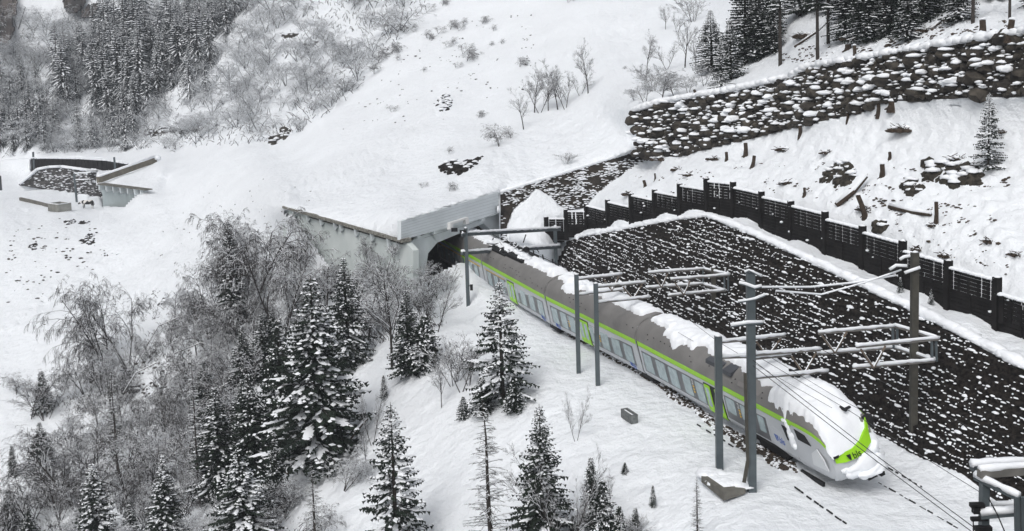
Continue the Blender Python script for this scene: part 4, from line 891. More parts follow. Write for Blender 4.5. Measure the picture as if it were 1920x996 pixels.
g = cant('m', 'tall brown mast at the dam foot right of the train, its snowy arm box shaped', C3, (1707, 474), c3,
     [(1535, 625, 1678, 613, c3 - 1.2, c3 + 1.2), (1606, 651, 1760, 636, c3 - 3.6, c3 - 1.0), (1533, 664, 1676, 652, c3 - 1.2, c3 + 1.2), (1600, 690, 1752, 677, c3 - 3.6, c3 - 1.1), (1678, 612, 1760, 636, c3 + 1.2, c3 - 1.0), (1678, 653, 1752, 676, c3 + 1.2, c3 - 1.1)],
     [((1540, 628, c3 - 1), (1565, 662, c3 - .8), (1588, 622, c3 - .4)), ((1614, 655, c3 - 3.5), (1638, 690, c3 - 3.2), (1660, 649, c3 - 2.8))], .30, RUST)
for x, y0, y1, Y in ((1674, 615, 653, c3 + 1.1), (1682, 615, 655, c3 + 1.2), (1747, 641, 677, c3 - 1.1), (1755, 640, 678, c3 - 1)): mb = MB(); mb.bar(W(x, y0, Y), W(x + .7, y1, Y), .11, .11, (1, 0, 0)); obj('upright', rel(mb, g), STEEL, g)
for pts in ([(1687, 489), (1695, 484), (1706, 482)], [(1668, 508), (1680, 500), (1700, 501)], [(1696, 514), (1710, 509), (1725, 504)]):
    mb = MB(); w_ = [W(x, y, c3 - .3) for x, y in pts]; mb.tube(w_, .05, 6); o = obj('bracket', rel(mb, g), RUST, g); ms = MB(); ms.tube([p + np.array([0, 0, .07]) for p in w_], .085, 6); obj('snow_cap', rel(ms, g), SNOW, o, True)
mb = MB(); mb.box((C3[0], C3[1], .1), (.75, .75, .55)); o = obj('footing', rel(mb, g), CONCD, g); ms = MB(); ms.blob((C3[0], C3[1] - .1, .38), (.42, .42, .12), 2, .5); obj('snow_cap', rel(ms, g), SNOW, o, True)
# nearest gantry, lower right corner
Dp = W(1846, 900, 33); g = thing('catenary_gantry', 'nearest grey gantry cut by the lower right corner, with thick snowy beams', 'gantry', (Dp[0], Dp[1], 0))
mb = MB(); mb.box((Dp[0], Dp[1], 3.7), (.23, .28, 7.3)); obj('mast', rel(mb, g), STEEL, g)
beam('beam', g, W(1822, 877, 33.6), W(1975, 868, 34.4), .22, .2, STEEL); beam('beam', g, W(1836, 888, 32.9), W(1975, 878, 33.5), .22, .24, BAR_)
beam('brace', g, W(1829, 895, 33.2), W(1910, 934, 31.8), .16, .14, STEEL); beam('beam', g, W(1839, 967, 32.8), W(1905, 961, 32.4), .2, .17, STEEL); beam('beam', g, W(1858, 950, 34), W(1918, 946, 33.8), .1, .1, STEEL)
for x in (1906, 1917): a, b = W(x, 932, 31.8), W(x + 2, 1060, 31.8); mb = MB(); mb.bar(a, b, .12, .12, (1, 0, 0)); obj('upright', rel(mb, g), STEEL, g)
mb = MB(); mb.box(W(1832, 947, 32.8), (.42, .2, .12)); mb.box(W(1830, 955, 32.8), (.2, .2, .24)); mb.box(W(1836, 973, 32.8), (.5, .16, .10)); mb.bar(W(1825, 970, 32.7), W(1825, 1020, 32.7), .03, .03, (1, 0, 0)); mb.box(W(1843, 991, 32.8), (.5, .2, .14)); mb.tube([W(1854, 935, 32.6), W(1870, 965, 32.5), W(1885, 1000, 32.5)], .02, 5); obj('insulator', rel(mb, g), BLACK, g)
# overhead wires
wm = mat('wire', (.03, .03, .033), .6)
def wire(pts, lab, r_=.012, m=wm):
    mb = MB(); w_ = [W(*p) for p in pts]; mb.tube(w_, r_, 4, False); o = obj('overhead_wire', mb, m); tag(o, lab, 'wire', 'overhead wires along the track')
wire([(1407, 672, c2), (1640, 852, 42.5), (1830, 992, 35), (1900, 1040, 32)], 'upper of the twin wires crossing the train nose from the tallest mast', .016)
wire([(1407, 682, c2), (1640, 862, 42.5), (1830, 1003, 35)], 'lower of the twin wires crossing the train nose from the tallest mast', .016)
wire([(1415, 665, c2 + 2), (1600, 775, 48), (1836, 922, 36)], 'single wire from the tallest mast to the nearest gantry, above the train nose')
wire([(1540, 655, c2 + 3), (1640, 708, 50), (1930, 860, 38)], 'thin wire running across the dam to the right edge')
wire([(1240, 560, 62), (1345, 640, 56), (1480, 720, 50), (1560, 765, 48)], 'thin wire above the snowy roof of the leading carriage', .010)
wire([(1260, 556, 63), (1420, 655, 54), (1560, 740, 48), (1700, 815, 44)], 'second thin wire above the leading carriage, nearer the dam', .010)
wire([(955, 452, 96), (1060, 505, 84), (1180, 570, 70), (1300, 640, 60)], 'thin wire from the portal gantry along the middle carriages', .010)
wire([(990, 466, 95), (1100, 520, 82), (1250, 600, 66)], 'second thin wire from the portal gantry, nearer the dam', .010)
wire([(796, 446, 90), (840, 432, 95), (870, 424, 88), (930, 400, 98)], 'thin wire draped across the portal face', .012)
wire([(848, 520, 88), (862, 480, 88), (868, 440, 87)], 'short slack wire hanging left of the portal mast', .012)
wire([(1412, 538, c2), (1520, 538, c2 + 3), (1600, 530, c2 + 4), (1680, 516, c3)], 'snow laden cable strung between the heads of the two tall masts', .05, SNOW)
wire([(1455, 545, c2 + 1.5), (1540, 552, c2 + 3), (1620, 530, c2 + 4), (1690, 506, c3)], 'second snow laden cable sagging between the two tall masts', .045, SNOW)
wire([(1475, 526, 64), (1620, 532, 60), (1705, 492, c3)], 'thin dark cable reaching the brown mast from the left', .012)
wire([(0, 300, 215), (60, 296, 215), (190, 296, 215)], 'distant snowy wire crossing at the left edge above the palisade', .09, SNOW)
# concrete kerb round the mast footing
kb = thing('concrete_kerb', 'angled dark concrete kerb holding snow at the foot of the tallest mast', 'kerb', G(1350, 925)); mb = MB()
for a, b, ha, hb in (((1315, 893), (1357, 922), 8, 14), ((1357, 922), (1398, 918), 14, 5)):
    Ya, Yb = G(a[0], a[1] + ha, .12)[1], G(b[0], b[1] + hb, .12)[1]
    p = [W(a[0], a[1], Ya), W(b[0], b[1], Yb), W(b[0], b[1] + hb + 3, Yb - .05), W(a[0], a[1] + ha + 3, Ya - .05)]
    mb.add(p + [q_ + np.array([.1, .5, 0]) for q_ in p], [(0, 1, 2, 3), (0, 4, 5, 1), (4, 7, 6, 5), (0, 3, 7, 4), (1, 5, 6, 2)])
obj('kerb_wall', rel(mb, kb), CONCD, kb)
mb = MB(); 
for i in range(60):
    t_ = rng.random(); s_ = rng.random(); x = 1318 + t_ * 78; y = np.interp(x, [1315, 1357, 1398], [892, 920, 916]) - 7 - s_ * (4 + 14 * min(1, t_ * 3)) * (1 if t_ < .7 else .8); p = G(x, y, .22); mb.blob(p, (.5, .5, .22), i, .5, 2)
obj('snow_cap', rel(mb, kb), SNOW, kb, True)
mb = MB(); p = G(1180, 780, .1); bn = thing('cable_trough', 'small grey cable box lying alone in the snow between masts and trees', 'box', p); t_ = np.array([.35, -.93, 0]); n_ = np.array([.93, .35, 0])
for s_ in (-1, 1): mb.box(p + n_ * .17 * s_, (1.25, .08, .5), (t_, n_, (0, 0, 1)))
for s_ in (-1, 1): mb.box(p + t_ * .6 * s_, (.08, .42, .5), (t_, n_, (0, 0, 1)))
obj('box', rel(mb, bn), mat('old_box', (.14, .15, .15), .8, .3, 6), bn); ms = MB()
for i in range(7): ms.blob(p + t_ * (i - 3) * .17 + np.array([0, 0, .12]), (.14, .12, .08), i)
obj('snow_cap', rel(ms, bn), SNOW, bn, True)
# far left: container, low wall, cow, masts
p = W(112, 395, 184); ct = thing('skip_container', 'open grey waste container standing on the distant snowy bench', 'container', p); a1 = np.array([.97, -.24, 0]); a2 = np.array([.24, .97, 0]); mb = MB()
p2 = W(112, 388, 184); ca1 = np.array([.80, -.6, 0]); ca2 = np.array([.6, .8, 0])
for s_ in (-1, 1): mb.box(p2 + ca2 * 1.15 * s_, (3.0, .1, 1.3), (ca1, ca2, (0, 0, 1))); mb.box(p2 + ca1 * 1.5 * s_, (.1, 2.3, 1.3), (ca1, ca2, (0, 0, 1)))
for k in range(-3, 4): mb.box(p2 + ca1 * k * .45 - ca2 * 1.24, (.08, .1, 1.25), (ca1, ca2, (0, 0, 1)))
obj('shell', rel(mb, ct), mat('container', (.26, .26, .24), .8, .2, 1), ct); ms = MB()
for s_ in (-1, 1): ms.bar(p2 + ca2 * 1.15 * s_ - ca1 * 1.5 + np.array([0, 0, .68]), p2 + ca2 * 1.15 * s_ + ca1 * 1.5 + np.array([0, 0, .68]), .16, .08); ms.bar(p2 + ca1 * 1.5 * s_ - ca2 * 1.1 + np.array([0, 0, .68]), p2 + ca1 * 1.5 * s_ + ca2 * 1.1 + np.array([0, 0, .68]), .16, .08)
obj('snow_cap', rel(ms, ct), SNOW, ct)
lw = MB(); pr_ = [(38, 373, 202), (60, 378, 198), (80, 383, 194), (95, 387, 190)]
for a, b in zip(pr_[:-1], pr_[1:]): lw.bar(W(*a), W(*b), .4, .55)
lw = obj('low_wall', lw, CONCD); tag(lw, 'low dark wall edging the distant bench, ending at the waste container', 'wall')
def cow():
    p = gp(165, 391); s_ = 1.0; ax = np.array([1, 0, 0]); c = lambda x, y, z: p + np.array([x, y, z])
    g = thing('cow', 'black and white cow figure standing in the snow near the distant gallery', 'cow', p)
    mb = MB(); mb.tube([c(-.95, 0, 1.05), c(-.75, 0, 1.1), c(-.3, 0, 1.08), (c(.3, 0, 1.08)), c(.75, 0, 1.12), c(.95, 0, 1.0)], [.2, .34, .38, .40, .36, .16], 12)
    mb.tube([c(-.85, 0, 1.15), c(-1.15, 0, 1.12), c(-1.35, 0, .98)], [.26, .20, .16], 10); mb.tube([c(-1.25, 0, 1.1), c(-1.45, 0, .95), c(-1.62, 0, .78)], [.15, .15, .09], 10)
    for y in (-.09, .09): mb.tube([c(-1.28, y, 1.2), c(-1.25, y * 3, 1.24)], [.05, .02], 6)
    for x, y in ((-.7, -.18), (-.62, .18), (.72, -.18), (.8, .18)):
        k = .06 if x > 0 else -.03; mb.tube([c(x, y, 1.0), c(x + k, y, .55), c(x + k * .3, y, .3), c(x + k * .3, y, -.05)], [.16, .085, .06, .07], 8)
    mb.tube([c(.98, 0, 1.2), c(1.1, 0, .9), c(1.08, 0, .55)], [.05, .03, .05], 6)
    m = bpy.data.materials.new('cow_hide'); m.use_nodes = True; n = m.node_tree; b = n.nodes['Principled BSDF']; tc = n.nodes.new('ShaderNodeTexCoord'); nz_ = n.nodes.new('ShaderNodeTexNoise'); nz_.inputs['Scale'].default_value = 1.6; nz_.inputs['Detail'].default_value = 0
    cr = n.nodes.new('ShaderNodeValToRGB'); cr.color_ramp.interpolation = 'CONSTANT'; cr.color_ramp.elements[0].color = (.015, .013, .012, 1); cr.color_ramp.elements[1].color = (.7, .68, .65, 1); cr.color_ramp.elements[1].position = .52
    n.links.new(tc.outputs['Object'], nz_.inputs['Vector']); n.links.new(nz_.outputs[0], cr.inputs[0]); n.links.new(cr.outputs[0], b.inputs['Base Color']); b.inputs['Roughness'].default_value = .8
    obj('body', rel(mb, g), m, g, True)
cow()
g = thing('catenary_mast', 'thin distant mast with a snowy arm between the stone dam and the far gallery', 'mast', W(143, 379, 200)); mb = MB(); mb.bar(W(139, 325, 200), W(144, 380, 200), .3, .3, (1, 0, 0)); obj('mast', rel(mb, g), STEEL, g); mb = MB(); mb.bar(W(138, 325, 200), W(170, 323, 200), .2, .22); mb.bar(W(138, 337, 200), W(165, 336, 200), .16, .18); obj('arm', rel(mb, g), SNOW, g)
g = thing('catenary_mast', 'faint thin mast standing before the left half of the distant stone dam', 'mast', W(66, 350, 222)); mb = MB(); mb.bar(W(62, 285, 222), W(66, 350, 222), .3, .3, (1, 0, 0)); obj('mast', rel(mb, g), STEEL, g)
g = thing('catenary_mast', 'dark thick post cut off by the left edge of the picture', 'mast', W(1, 357, 205)); mb = MB(); mb.bar(W(-1, 330, 205), W(1, 357, 205), .5, .4, (1, 0, 0)); obj('mast', rel(mb, g), DSTEEL, g)
g = thing('catenary_mast', 'thin distant mast rising behind the palisade, right of it', 'mast', W(217, 322, 215)); mb = MB(); mb.bar(W(214, 295, 215), W(216, 318, 215), .3, .3, (1, 0, 0)); obj('mast', rel(mb, g), STEEL, g)
# ------------------------------------------------------------------ vegetation builders (meshes shared by copies)
def spruce_mesh(seed, H=10.0, Rb=2.1, dens=1.0, lod=1.0, snow=.5, gap=0.0, bare=0.0, drop=.35):
    r = random.Random(seed); tr, nd, sn = MB(), MB(), MB()
    lean = [r.uniform(-.01, .01), r.uniform(-.01, .01)]
    tr.tube([(lean[0] * z, lean[1] * z, z) for z in (-.8, 0, H * .35, H * .7, H * .93, H)], [.017 * H, .015 * H, .011 * H, .006 * H, .002 * H, .001 * H], 6)
    z = H * max(.06, bare); k = 0
    while z < H * .985:
        f = z / H; Lm = Rb * (1 - f) ** .92 * (1 if f > .1 else .85) + .03
        nb = int(r.uniform(5, 7.5) * dens * (1 if f < .8 else .7)) + 1; a0 = r.uniform(0, 6.3)
        for b in range(nb):
            if r.random() < gap: continue
            az = a0 + 2 * math.pi * b / nb + r.uniform(-.25, .25); L = Lm * r.uniform(.72, 1.12); k += 1
            ca, sa = math.cos(az), math.sin(az); dr = (drop * (1 - f) + .02) * r.uniform(.7, 1.3); upw = .28 * f
            def P_(t):
                return (ca * L * t + lean[0] * z, sa * L * t + lean[1] * z, z + L * (upw * t - dr * t ** 1.4 + .10 * max(0, t - .7)))
            tr.tube([P_(0), P_(.5), P_(1)], [.0028 * H * (1 - f) + .006, .012, .004], 3, False)
            step = .155 / lod; n = max(2, int(L / step)); heavy = snow * (.75 + 1.5 * (noise.noise((ca * 1.6 * L, sa * 1.6 * L, z * .9 + seed)) + .05)) 
            for i in range(n + 1):
                t = (i + .6) / (n + .6)
                if t < .12: continue
                p = P_(t); wl_ = min(.34 + .15 * L, .12 + .42 * L) * (1.08 - t) ** .7 * r.uniform(.7, 1.15) + .03
                sides = (-1, 1) if i < n else (0,)
                for s_ in sides:
                    aa = az + s_ * r.uniform(.55, .95); dx, dy = math.cos(aa), math.sin(aa); l = wl_ if s_ else min(.2, .1 + L * .12)
                    dz_ = -.16 * l - r.uniform(0, .22) * l * (1.2 - f); e = (p[0] + dx * l, p[1] + dy * l, p[2] + dz_); w_ = r.uniform(.055, .085) / lod ** .9 * (1 if lod > .7 else .8) * min(1, .45 + L * .5)
                    nx_, ny_ = -dy * w_, dx * w_; m_ = (p[0] + dx * l * .55, p[1] + dy * l * .55, p[2] + dz_ * .4)
                    nd.add([p, (m_[0] + nx_, m_[1] + ny_, m_[2] - .03), e, (m_[0] - nx_, m_[1] - ny_, m_[2] - .03)], [(0, 1, 2, 3)])
                    # hanging twiglets
                    hg = r.uniform(.10, .24) / lod ** .5 * min(1.0, .25 + L * .7); q_ = r.uniform(.35, .8); o = (p[0] + dx * l * q_, p[1] + dy * l * q_, p[2] + dz_ * q_)
                    nd.add([(o[0] - dx * w_, o[1] - dy * w_, o[2]), (o[0] + dx * w_ * 1.2, o[1] + dy * w_ * 1.2, o[2] + .01), (o[0] + nx_ * .4 + dx * .03, o[1] + ny_ * .4, o[2] - hg)], [(0, 1, 2)])
                    if r.random() < heavy * (.8 if s_ else 1.3) * (.55 if lod < .7 else 1):
                        ws = w_ * r.uniform(.9, 1.7); h_ = r.uniform(.04, .10); t0, t1 = r.uniform(-.05, .3), r.uniform(.7, 1.02); A = (p[0] + dx * l * t0, p[1] + dy * l * t0, p[2] + dz_ * t0 + .015); B = (p[0] + dx * l * t1, p[1] + dy * l * t1, p[2] + dz_ * t1 + .01); Mx = [(A[i_] + B[i_]) / 2 for i_ in range(3)]; g = ws / w_
                        sn.add([A, (Mx[0] + nx_ * g, Mx[1] + ny_ * g, Mx[2] - .005), B, (Mx[0] - nx_ * g, Mx[1] - ny_ * g, Mx[2] - .005), (Mx[0], Mx[1], Mx[2] + h_), ((A[0] * 2 + Mx[0]) / 3, (A[1] * 2 + Mx[1]) / 3, (A[2] * 2 + Mx[2]) / 3 + h_ * .7)], [(0, 3, 5), (5, 3, 4), (3, 2, 4), (2, 1, 4), (1, 5, 4), (1, 0, 5)])
            if L > .3 and r.random() < heavy * 1.5:   # snow lying along the bough
                t0, t1 = r.uniform(.2, .5), r.uniform(.8, 1.02); nn_ = 5; k0 = len(sn.v); hw = r.uniform(.07, .13) / lod ** .7 * min(1, .4 + L * .5)
                for q_ in range(nn_):
                    tt = t0 + (t1 - t0) * q_ / (nn_ - 1); p = P_(min(1, tt)); ww = hw * (0.15 if q_ in (0, nn_ - 1) else r.uniform(.7, 1.3)); hh_ = .02 + hw * (.1 if q_ in (0, nn_ - 1) else r.uniform(.4, .75))
                    sn.v += [(p[0] - sa * ww, p[1] + ca * ww, p[2] + .01), (p[0], p[1], p[2] + hh_ + .02), (p[0] + sa * ww, p[1] - ca * ww, p[2] + .01)]
                for q_ in range(nn_ - 1):
                    o = k0 + q_ * 3; sn.f += [(o, o + 3, o + 4, o + 1), (o + 1, o + 4, o + 5, o + 2)]
            if L > .5 and heavy > .38 and r.random() < .3:   # a pillow of snow on the branch
                t = r.uniform(.5, .9); p = P_(t); s0 = len(sn.v); rr_ = r.uniform(.11, .24) * (1 if lod > .7 else 1.4) * min(1, L); sn.blob((0, 0, 0), (rr_ * 1.7, rr_ * .8, rr_ * .42), seed * 500 + k, .6, 1)
                for q_ in range(s0, len(sn.v)): x, y, zz = sn.v[q_]; sn.v[q_] = (p[0] + x * ca - y * sa, p[1] + x * sa + y * ca, p[2] + zz + .02 - x * dr)
        z += (.34 * (1 - f * .5) / lod ** .8) * r.uniform(.8, 1.2) * (H / 10) ** .5
    pass
    return tr, nd, sn
def bare_mesh(seed, H=6.0, spread=.5, weep=0.0, lean=(0, 0), snow=.6, stems=1, twigs=1.0, depth=4, rad=1.0):
    r = random.Random(seed); tr, tw, sn = MB(), MB(), MB(); cnt = [0]
    def grow(p, d, L, rr, lv):
        n = 4 if lv < 2 else 3; pts = [np.array(p)]; dd = np.array(d, float)
        for i in range(n):
            dd = dd + np.array([r.gauss(0, .05 if lv == 0 else .14), r.gauss(0, .05 if lv == 0 else .14), r.gauss(0, .08) - weep * (.10 + .20 * lv) * (1 if lv else .25)]) + (np.array([lean[0], lean[1], 0]) * .12 if lv < 2 else 0)
            dd /= np.linalg.norm(dd); pts.append(pts[-1] + dd * L / n)
        m = len(pts); rs = [rr * (1 - .72 * i / (m - 1)) for i in range(m)]
        (tr if lv < 2 else tw).tube(pts, rs, 5 if lv < 1 else 3, False); cnt[0] += 1
        hz = 1 - abs(dd[2])
        if r.random() < snow * (.35 + .8 * hz) and lv > 0:
            a = r.randint(0, 1); q_ = pts[a:]; sr = [max(.011, x * .9) * r.uniform(.8, 1.5) for x in rs[a:]]; sn.tube([w + np.array([0, 0, x * .9 + .008]) for w, x in zip(q_, sr)], sr, 3, False)
        if lv >= depth: return
        nb = int((5 if lv == 0 else 4.2) * twigs * r.uniform(.7, 1.3)) + 1
        if lv == 0: nb = int(nb * 2.3)
        for b in range(nb):
            t = r.uniform(.28 if lv == 0 else .15, 1); i = min(m - 2, int(t * (m - 1))); fr_ = t * (m - 1) - i; q_ = pts[i] * (1 - fr_) + pts[i + 1] * fr_; base = pts[i + 1] - pts[i]; base /= np.linalg.norm(base)
            rnd = np.array([r.gauss(0, 1), r.gauss(0, 1), r.gauss(0, .6)]); rnd -= rnd.dot(base) * base; rnd /= np.linalg.norm(rnd); nd_ = base * (1 - spread * .6) + rnd * spread * r.uniform(.8, 1.3) + np.array([0, 0, .12]); nd_ /= np.linalg.norm(nd_)
            grow(q_, nd_, L * r.uniform(.38, .62) * (1.15 - t * .45), max(.007, rs[i] * .5), lv + 1)
    for s_ in range(stems):
        a = r.uniform(0, 6.3); t = 0 if stems == 1 else r.uniform(.15, .55)
        grow((.12 * math.cos(a) * (stems > 1), .12 * math.sin(a) * (stems > 1), -.25), (t * math.cos(a) + lean[0] * .5, t * math.sin(a) + lean[1] * .5, 1), H * r.uniform(.8, 1), .017 * H * rad / stems ** .4, 0)
    return tr, tw, sn
def larch_mesh(seed, H=9.0, Rb=1.6, snow=.5, needles=True):
    r = random.Random(seed); tr, tw, sn = MB(), MB(), MB()
    tr.tube([(0, 0, -.6), (0.02, 0, H * .4), (-.05, .03, H * .8), (0, 0, H)], [.016 * H, .012 * H, .005 * H, .001 * H], 6)
    z = H * .08
    while z < H * .97:
        f = z / H
        for b in range(r.randint(3, 5)):
            az = r.uniform(0, 6.3); L = (Rb * (1 - f) ** .7 + .1) * r.uniform(.5, 1.15); ca, sa = math.cos(az), math.sin(az); dr = r.uniform(.0, .25)
            pts = [np.array([ca * L * t, sa * L * t, z + L * (.12 * t - dr * t * t)]) for t in (0, .35, .7, 1)]
            tw.tube(pts, [.018, .013, .010, .006], 3, False)
            if r.random() < snow: sn.tube([p + np.array([0, 0, .02]) for p in pts], [.018, .022, .02, .01], 3, False)
            for i in range(int(L / .10)):
                t = r.uniform(.15, 1); p = np.array([ca * L * t, sa * L * t, z + L * (.12 * t - dr * t * t)]); aa = az + r.choice((-1, 1)) * r.uniform(.5, 1.2); l = r.uniform(.15, .42) * (1.2 - t); e = p + np.array([math.cos(aa) * l, math.sin(aa) * l, -r.uniform(.0, .5) * l])
                tw.tube([p, e], [.010, .006], 3, False)
                if r.random() < snow * .7: sn.tube([p + np.array([0, 0, .015]), e + np.array([0, 0, .015])], [.014, .009], 3, False)
        z += r.uniform(.12, .24)
    return tr, tw, sn
KINDS_ = {}
def reg(key, meshes, names, mats, H):
    KINDS_[key] = ([(n, b.mesh(n, n == 'snow_load')) for n, b in zip(names, meshes)], float(np.quantile([p[2] for p in meshes[1].v], .995)))
    for (n, me), m in zip(KINDS_[key][0], mats): me.materials.append(m)
SPN = ('trunk', 'crown', 'snow_load'); BRN = ('trunk', 'twigs', 'snow_load')
for i in range(4): reg('spruce%d' % i, spruce_mesh(11 + i, 10, (2.4, 2.0, 2.6, 2.1)[i], 1.0, 1.0, (.36, .42, .55, .28)[i], .08), SPN, (BARK, NEED, SNOW), 10)
for i in range(2): reg('darkspruce%d' % i, spruce_mesh(31 + i, 10, (2.1, 2.4)[i], 1.05, 1.0, .22, .07), SPN, (BARK, NEED, SNOW), 10)
for i in range(2): reg('open%d' % i, spruce_mesh(41 + i, 9, (2.5, 2.3)[i], .75, 1.0, (.42, .5)[i], .20, drop=.2), SPN, (BARK, NEED, SNOW), 9)
for i in range(3): reg('young%d' % i, spruce_mesh(51 + i, 3, (.75, .65, .9)[i], 1.0, 1.5, .32, .08), SPN, (BARK, NEED, SNOW), 3)
for i in range(3): reg('farspruce%d' % i, spruce_mesh(61 + i, 14, (3.6, 3.0, 4.1)[i], 1.0, .60, (.50, .42, .60)[i], .14, drop=.95), SPN, (BARK, NEEDF, SNOW), 14)
for i in range(2): reg('pole%d' % i, spruce_mesh(71 + i, 14, (2.2, 2.6)[i], .9, .75, .28, .15, bare=(.42, .34)[i]), SPN, (BARK, NEED, SNOW), 14)
for i in range(4): reg('bare%d' % i, bare_mesh(81 + i, 6, (.42, .5, .38, .55)[i], 0, (0, 0), .42, (1, 1, 2, 1)[i], 1.0), BRN, (BARKG, BARKG, SNOW), 6)
for i in range(4): reg('weep%d' % i, bare_mesh(91 + i, 6.5, .5, (.7, .55, .8, .6)[i], ((-.5, 0), (-.3, .1), (-.7, -.1), (.15, 0))[i], .28, (2, 2, 3, 2)[i], 1.15), BRN, (BARKG, BARKG, SNOW), 6)
for i in range(4): reg('snowy%d' % i, bare_mesh(101 + i, 5, .6, (.25, .1, .35, .2)[i], (0, 0), .75, (1, 2, 3, 2)[i], 1.0), BRN, (BARKG, BARKG, SNOW), 5)
for i in range(3): reg('shrub%d' % i, bare_mesh(111 + i, 2.6, .45, .1, (0, 0), .35, 6, .8, 3), BRN, (BARKG, BARKG, SNOW), 2.6)
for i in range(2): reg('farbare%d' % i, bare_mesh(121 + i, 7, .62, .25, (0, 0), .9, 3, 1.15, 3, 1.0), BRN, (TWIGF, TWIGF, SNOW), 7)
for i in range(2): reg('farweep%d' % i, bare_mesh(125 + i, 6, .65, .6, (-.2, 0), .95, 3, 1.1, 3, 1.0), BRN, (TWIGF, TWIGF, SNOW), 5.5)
for i in range(2): reg('larch%d' % i, larch_mesh(131 + i, 9, (1.55, 1.3)[i], (.5, .3)[i]), BRN, (BARK, LARCH, SNOW), 9)
def plant(key, px, base_y, top_y=None, h=None, label='', name='spruce_tree', cat='tree', group=None, wide=1.0, Y=None, tilt=(0, 0), rz=None):
    b = W(px, base_y, Y) if Y else gp(px, base_y); meshes, H = KINDS_[key]
    hh = h if h else (base_y - top_y) * b[1] / FPX * 1.0
    s = hh / H; t = thing(name, label, cat, b, group); t.rotation_euler = (tilt[1], tilt[0], rng.uniform(0, 6.28) if rz is None else rz); t.scale = (s * wide, s * wide, s)
    for n, me_ in meshes: o = bpy.data.objects.new(n, me_); C.objects.link(o); o.parent = t
    return t
def byx(px, py): return gp(px, py)
# ---- named conifers in the foreground
plant('spruce0', 600, 872, 508, label='tall broad dark spruce, biggest of the left grove, with snow on its boughs', wide=1.6)
plant('darkspruce0', 530, 850, 590, label='narrow spruce tucked against the left side of the biggest spruce', wide=1.3)
plant('darkspruce1', 655, 690, 478, label='dark spruce behind and right of the biggest spruce', wide=1.25)
plant('darkspruce0', 768, 705, 540, label='bushy spruce below the left pier of the gallery portal', wide=1.35)
plant('young2', 800, 690, 590, label='short bushy conifer leaning on the spruce below the portal', wide=1.5)
plant('open0', 943, 752, 522, label='lone open branched spruce standing below the middle of the train', wide=1.35)
plant('open1', 745, 1062, 738, label='symmetrical spruce with snowy tiers at the bottom centre of the clearing', wide=1.15)
plant('spruce3', 1022, 1045, 748, label='dense spruce crossed by bare birch stems at the bottom, right of the larch', wide=1.3)
plant('larch0', 925, 1075, 735, label='thin snowy larch with a dark trunk left of the dense bottom spruce', name='larch_tree', wide=1.05, tilt=(.03, 0))
plant('spruce2', 460, 1050, 828, label='spruce with thick white snow pillows at the bottom left of centre', wide=1.7)
plant('darkspruce1', 520, 960, 800, label='small dark spruce squeezed between the snow pillowed spruce and the biggest one', wide=.9)
plant('spruce1', 186, 1050, 858, label='snowy spruce at the bottom left, left of the narrow one', wide=1.6)
plant('spruce1', 315, 1035, 842, label='narrow snowy spruce at the bottom left with rounded white tiers', wide=1.4)
plant('darkspruce0', 415, 925, 715, label='dark spruce deep in the left grove, left of the biggest spruce', wide=1.5)
plant('darkspruce1', 478, 900, 690, label='second dark spruce deep in the left grove, touching the biggest spruce', wide=1.4)
plant('darkspruce0', 440, 625, 410, label='dark spruce half hidden inside the drooping birch above the grove', wide=.8)
plant('young0', 82, 772, 692, label='small dark spruce alone by the open snow at far left', wide=1.1)
plant('young1', 25, 895, 832, label='smallest spruce at the lower left edge in open snow', wide=.85)
plant('young2', 870, 785, 742, label='knee high spruce on the slope left of the lone open spruce', wide=1.3)
plant('young0', 905, 775, 705, label='bushy young spruce at the left foot of the lone open spruce', wide=1.7)
plant('young2', 965, 770, 712, label='bushy young spruce at the right foot of the lone open spruce', wide=1.5)
plant('young1', 721, 748, 702, label='tiny dark conifer on the slope left of the upright shrubs', wide=.9)
plant('young0', 1110, 950, 852, label='small conifer with an upright dark top right of the dense bottom spruce', wide=.9)
plant('young2', 1132, 1010, 895, label='broad young conifer at the bottom edge beside the small upright one', wide=1.2)
plant('young1', 1163, 1015, 945, label='low young conifer at the bottom edge, right of the broad young one', wide=1.4)
plant('young0', 1192, 1000, 948, label='pointed seedling spruce at the bottom edge, rightmost of its cluster', wide=1.1)
plant('young1', 1225, 950, 908, label='tiny spruce alone in the snow above the bottom edge, left of the bare larch', wide=.9)
plant('young2', 1172, 888, 866, label='tiny snow flattened conifer alone in the snow below the cable box', wide=1.4)
plant('larch1', 1308, 1030, 888, label='slim bare larch below the concrete kerb', name='larch_tree', wide=1.0)
plant('larch1', 592, 1035, 862, label='pale young larch at the bottom between two spruces', name='larch_tree', wide=1.25)
plant('larch1', 222, 900, 690, label='tall thin dark stemmed larch rising in the left birch thicket', name='larch_tree', wide=.9)
plant('larch0', 375, 950, 650, label='tall thin larch stem standing before the dark grove spruces', name='larch_tree', wide=.5)
plant('open1', 1853, 322, 175, label='lone spruce on the upper right slope above the boulders', wide=1.0)
plant('young0', 1688, 548, 520, label='tiny spruce on the dam crest beside the tall brown mast', wide=1.0)
plant('young1', 1746, 570, 542, label='tiny snowy spruce at the fence foot right of the tall brown mast', wide=1.0)
